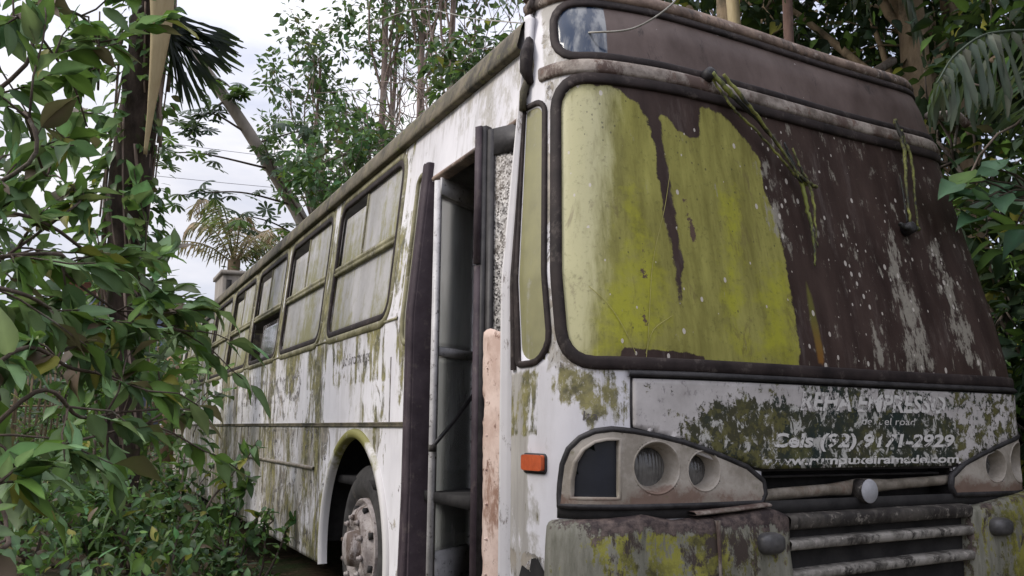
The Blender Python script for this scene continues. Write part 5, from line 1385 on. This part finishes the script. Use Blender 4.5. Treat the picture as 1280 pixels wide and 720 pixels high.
# hanging-frond palm behind the roof
root = empty('tall_palm', (3.9, 3.9, 0), 'palm whose long fronds hang over the front of the bus roof', 'palm'); rg = np.random.default_rng(66)
mb = MB(); mb.tube([(3.9, 3.9, 0), (3.8, 3.8, 3), (3.75, 3.7, 6.2)], [.13, .11, .10], 10); mb.build('trunk', BARKT, root)
mb = MB(); mb.tube(catmull([(3.70, 3.6, 6.3), (3.45, 3.3, 5.4), (3.3, 3.06, 4.86), (3.24, 2.95, 4.3)], 5), .055, 9); mb.build('petiole', SHE, root)
for k, (ex, ey, ez, zz_) in enumerate([(1.9, 2.6, 4.75, 6.6), (2.4, 2.0, 4.7, 6.5), (2.9, 1.9, 4.55, 6.4), (3.6, 1.9, 4.5, 6.6), (1.7, 3.8, 5.0, 6.7), (4.8, 2.4, 4.6, 6.8), (3.2, 2.3, 4.75, 6.0)]):
    p = [(3.75, 3.7, 6.2), (3.75 + (ex - 3.75) * .4, 3.7 + (ey - 3.7) * .4, zz_), (3.75 + (ex - 3.75) * .8, 3.7 + (ey - 3.7) * .8, (zz_ + ez) / 2 + .2), (ex, ey, ez)]
    frond(p, 34, .62, .05, rg, root, LEAF, (.045, .065, .035), 1.1, .02)
mb = MB(); mb.tube([(3.75, 2.9, 0), (3.74, 2.88, 3), (3.72, 2.86, 6.5)], [.05, .045, .04], 8)
tag(mb.build('thin_pole', m_bark('reddish_brown_stem', (.09, .055, .045), (.17, .11, .09), (.24, .18, .15), 5), None, origin=(3.75, 2.9, 0)), 'thin reddish brown bare stem rising behind the bus roof', 'stem')
mb = MB(); mb.tube(catmull([(4.0, 3.2, 3.7), (4.35, 3.15, 4.05), (4.75, 3.1, 4.45), (5.2, 3.1, 4.75)], 5), np.linspace(.03, .045, 16), 7); mb.tube(catmull([(4.75, 2.6, 3.2), (4.95, 2.7, 3.75), (5.25, 3.0, 4.3)], 5), .03, 7)
tag(mb.build('fallen_branch', BARK, None, origin=(5.2, 3.1, 4.75)), 'bare slanting branch caught against the brown trunks above the bus roof', 'branch')
# near palm on the right with one frond over the corner of the bus
root = empty('young_palm', (3.75, .35, 0), 'young palm at the right whose frond droops over the top corner of the bus', 'palm')
mb = MB(); mb.tube([(3.75, .35, 0), (3.72, .33, 1.5), (3.65, .3, 3.0)], [.10, .08, .06], 9); mb.build('trunk', BARKT, root)
FC = (.065, .085, .06)
frond([(3.65, .3, 3.0), (3.2, .2, 3.42), (2.62, .11, 3.33), (2.24, .04, 3.12), (2.00, -.03, 2.90)], 20, .46, .06, rg, root, LEAF, FC, 1.5, .012, lean=(-.35, -.05, -.3), kind='wide', tilt=.3)
frond([(3.65, .3, 3.0), (4.0, .7, 3.6), (4.3, 1.1, 3.8), (4.6, 1.4, 3.5)], 24, .5, .06, rg, root, LEAF, FC, .6, .012)
frond([(3.65, .3, 3.0), (3.9, -.1, 3.6), (4.0, -.6, 3.7), (4.0, -1.0, 3.4)], 24, .5, .06, rg, root, LEAF, FC, .6, .012)
# broad leaved plant on the right
root = empty('broadleaf_plant', (3.6, .3, 0), 'plant with big veined leaves reaching in at the right beside the windscreen', 'plant'); rg = np.random.default_rng(67)
sb = MB(); sb.tube(catmull([(3.6, .3, 0), (3.55, .28, 1.3), (3.3, .24, 2.2), (2.9, .17, 2.52)], 6), np.linspace(.025, .012, 19), 7)
q, d, u, s = [], [], [], []
for px_ in [(2.7, .15, 2.60), (2.55, .1, 2.58), (2.42, .09, 2.53), (2.32, .08, 2.48), (2.34, .10, 2.38), (2.46, .14, 2.36), (2.67, .19, 2.44), (2.8, .2, 2.55), (2.85, .24, 2.35), (2.55, .1, 2.45), (2.95, .2, 2.5)]:
    px_ = np.array(px_); sb.tube(limb(rg, (2.95, .18, 2.5), px_, .05, .05, 6), np.linspace(.008, .004, 6), 5)
    for _ in range(2):
        q.append(px_ + rg.normal(0, .03, 3)); d.append(norm(np.array([-1, -.25, -.25]) + rg.normal(0, .35, 3))); u.append(norm(np.array([-.15, -.5, 1.]) + rg.normal(0, .25, 3))); s.append(rg.uniform(.17, .26))
sb.build('stem', TWIG, root)
V, F, c = leaves(q, d, np.array(u), s, 'broad', palette(len(q), rg, (.075, .16, .085), .2, 0, 0, .1), rg); build('foliage', V, F, LEAFG, root, {'Col': c})
simple_tree('leafy_bush', 'bright edged bush low at the right edge below the broad-leaved plant', 'bush', (4.3, .3, 0), (4.2, .3, 1.9), .05, (4.1, .4, 2.0), (.55, .8, 1.1), 42, 12, .2, 'broad', (.03, .06, .026), 108, spread=.3)

# ---- far woods, cables
rg = np.random.default_rng(68); N = 16000
a = rg.uniform(-.9, 1.25, N); rr = rg.uniform(32, 62, N); x = -1.5 + rr * np.sin(a); y = -3 + rr * np.cos(a)
top_ = 3.2 + 1.8 * np.sin(a * 9 + 1) * np.sin(a * 23) + 5 * np.clip((a - .12) / .3, 0, 1) + 1.5 * np.clip((-.15 - a) / .3, 0, 1)
z = 1 + rg.random(N) ** .8 * np.maximum(top_, 1.2)
V, F, c = leaves(np.stack([x, y, z], -1), rdir(rg, N), rdir(rg, N, 1), rg.uniform(.5, 1.2, N), 'card', palette(N, rg, (.04, .07, .035), .35, .01, .02, .08), rg)
tag(build('far_woods', V, F, LEAF, None, {'Col': c}), kind='stuff')
CAB = m_plain('pale_cable', (.20, .19, .16), (.34, .32, .28), .6, 9)
mb = MB(); mb.tube(catmull([(1.6, 8.5, 6.6), (1.41, 5.97, 5.7), (1.1, 3.6, 4.55), (.48, 1.26, 3.42), (.30, .6, 3.07), (.26, .20, 2.905), (.42, .10, 2.92), (.66, .16, 3.12), (1.1, .9, 3.6), (2.2, 2.2, 4.9)], 8), .0045, 6)
tag(mb.build('loose_cable', CAB, None, origin=(1.6, 8.5, 6.6)), 'thin loose cable looping down across the front visor of the bus', 'cable')
DK = m_plain('dark_wire', (.16, .16, .18), (.24, .24, .26), .6, 9)
for lb, z0, z1, y_ in (('upper thin power line crossing the sky left of the leaning trunk', 10.3, 10.2, 27), ('lower thin power line crossing the sky just above the dried palm', 9.0, 9.35, 27)):
    xs = np.linspace(-12, 14, 12); mb = MB(); mb.tube(np.stack([xs, np.full(12, y_), np.linspace(z0, z1, 12) - .25 * np.sin(np.linspace(0, np.pi, 12))], -1), .009, 5)
    tag(mb.build('power_line', DK, None, origin=(-12, y_, z0)), lb, 'power line')

# ------------------------------------------------------------------ light, sky, camera
SUN_EL, SUN_AZ = 38, -75          # azimuth measured from +Y towards +X
w = bpy.data.worlds.new('World'); scene.world = w; w.use_nodes = True
nt = w.node_tree; nt.nodes.clear()
out = nt.nodes.new('ShaderNodeOutputWorld'); bg = nt.nodes.new('ShaderNodeBackground'); sky = nt.nodes.new('ShaderNodeTexSky')
sky.sky_type = 'NISHITA'; sky.sun_disc = False; sky.sun_elevation = R(SUN_EL); sky.sun_rotation = R(SUN_AZ); sky.air_density = 1.0; sky.dust_density = 2.0
tc = nt.nodes.new('ShaderNodeTexCoord'); mp = nt.nodes.new('ShaderNodeMapping'); mp.inputs['Scale'].default_value = (1.4, 1.4, 4.0)
nz = nt.nodes.new('ShaderNodeTexNoise'); nz.inputs['Scale'].default_value = 1.6; nz.inputs['Detail'].default_value = 7; nz.inputs['Roughness'].default_value = .55
mr = nt.nodes.new('ShaderNodeMapRange'); mr.inputs[1].default_value = .32; mr.inputs[2].default_value = .62; mr.inputs[3].default_value = .62; mr.inputs[4].default_value = 1.0
cr = nt.nodes.new('ShaderNodeMix'); cr.data_type = 'RGBA'; cr.inputs[6].default_value = (6.6, 6.8, 8.4, 1); cr.inputs[7].default_value = (10.2, 10.1, 10.6, 1)
mx = nt.nodes.new('ShaderNodeMix'); mx.data_type = 'RGBA'
L = nt.links.new
sx = nt.nodes.new('ShaderNodeSeparateXYZ'); L(tc.outputs['Generated'], sx.inputs[0])
el = nt.nodes.new('ShaderNodeMapRange'); el.inputs[1].default_value = .25; el.inputs[2].default_value = .95; el.inputs[3].default_value = .60; el.inputs[4].default_value = 1.6; L(sx.outputs[2], el.inputs[0])
ov = nt.nodes.new('ShaderNodeVectorMath'); ov.operation = 'SCALE'; L(cr.outputs[2], ov.inputs[0]); L(el.outputs[0], ov.inputs['Scale'])   # overcast: brighter overhead than low down
L(tc.outputs['Generated'], mp.inputs[0]); L(mp.outputs[0], nz.inputs['Vector']); L(nz.outputs['Fac'], mr.inputs[0]); L(mr.outputs[0], mx.inputs[0]); ns = nt.nodes.new('ShaderNodeMapRange'); ns.inputs[1].default_value = .38; ns.inputs[2].default_value = .62; L(nz.outputs['Fac'], ns.inputs[0]); L(ns.outputs[0], cr.inputs[0])
L(sky.outputs[0], mx.inputs[6]); L(ov.outputs[0], mx.inputs[7]); L(mx.outputs[2], bg.inputs[0]); bg.inputs[1].default_value = .10; L(bg.outputs[0], out.inputs[0])
sl = bpy.data.lights.new('sun', 'SUN'); sl.energy = 1.5; sl.angle = R(20); sl.color = (1, .94, .85)
so = bpy.data.objects.new('sun', sl); col.objects.link(so)
from mathutils import Vector, Matrix
dv = Vector((math.sin(R(SUN_AZ)) * math.cos(R(SUN_EL)), math.cos(R(SUN_AZ)) * math.cos(R(SUN_EL)), math.sin(R(SUN_EL))))
so.rotation_euler = dv.to_track_quat('Z', 'Y').to_euler(); so.location = (-10, 0, 15)

cam = bpy.data.cameras.new('camera'); co = bpy.data.objects.new('camera', cam); col.objects.link(co); scene.camera = co
cx, cy, cz, yaw, pit, rol, f = -1.5725, -3.0023, 1.2654, .4329, .1509, .0094, 1163.3
fw = Vector((math.sin(yaw) * math.cos(pit), math.cos(yaw) * math.cos(pit), math.sin(pit))); r_ = Vector((math.cos(yaw), -math.sin(yaw), 0)); u_ = r_.cross(fw)
r2 = r_ * math.cos(rol) + u_ * math.sin(rol); u2 = -r_ * math.sin(rol) + u_ * math.cos(rol)
co.matrix_world = Matrix(((r2.x, u2.x, -fw.x, cx), (r2.y, u2.y, -fw.y, cy), (r2.z, u2.z, -fw.z, cz), (0, 0, 0, 1)))
cam.sensor_width = 36; cam.lens = f / 1280 * 36; cam.clip_end = 2000; cam.clip_start = .05

vs = scene.view_settings; vs.view_transform = 'Standard'; vs.look = 'None'; vs.gamma = 1; vs.use_curve_mapping = False; vs.exposure = .70
scene.cycles.use_denoising = True
scene.cycles.max_bounces = 8; scene.cycles.transparent_max_bounces = 12
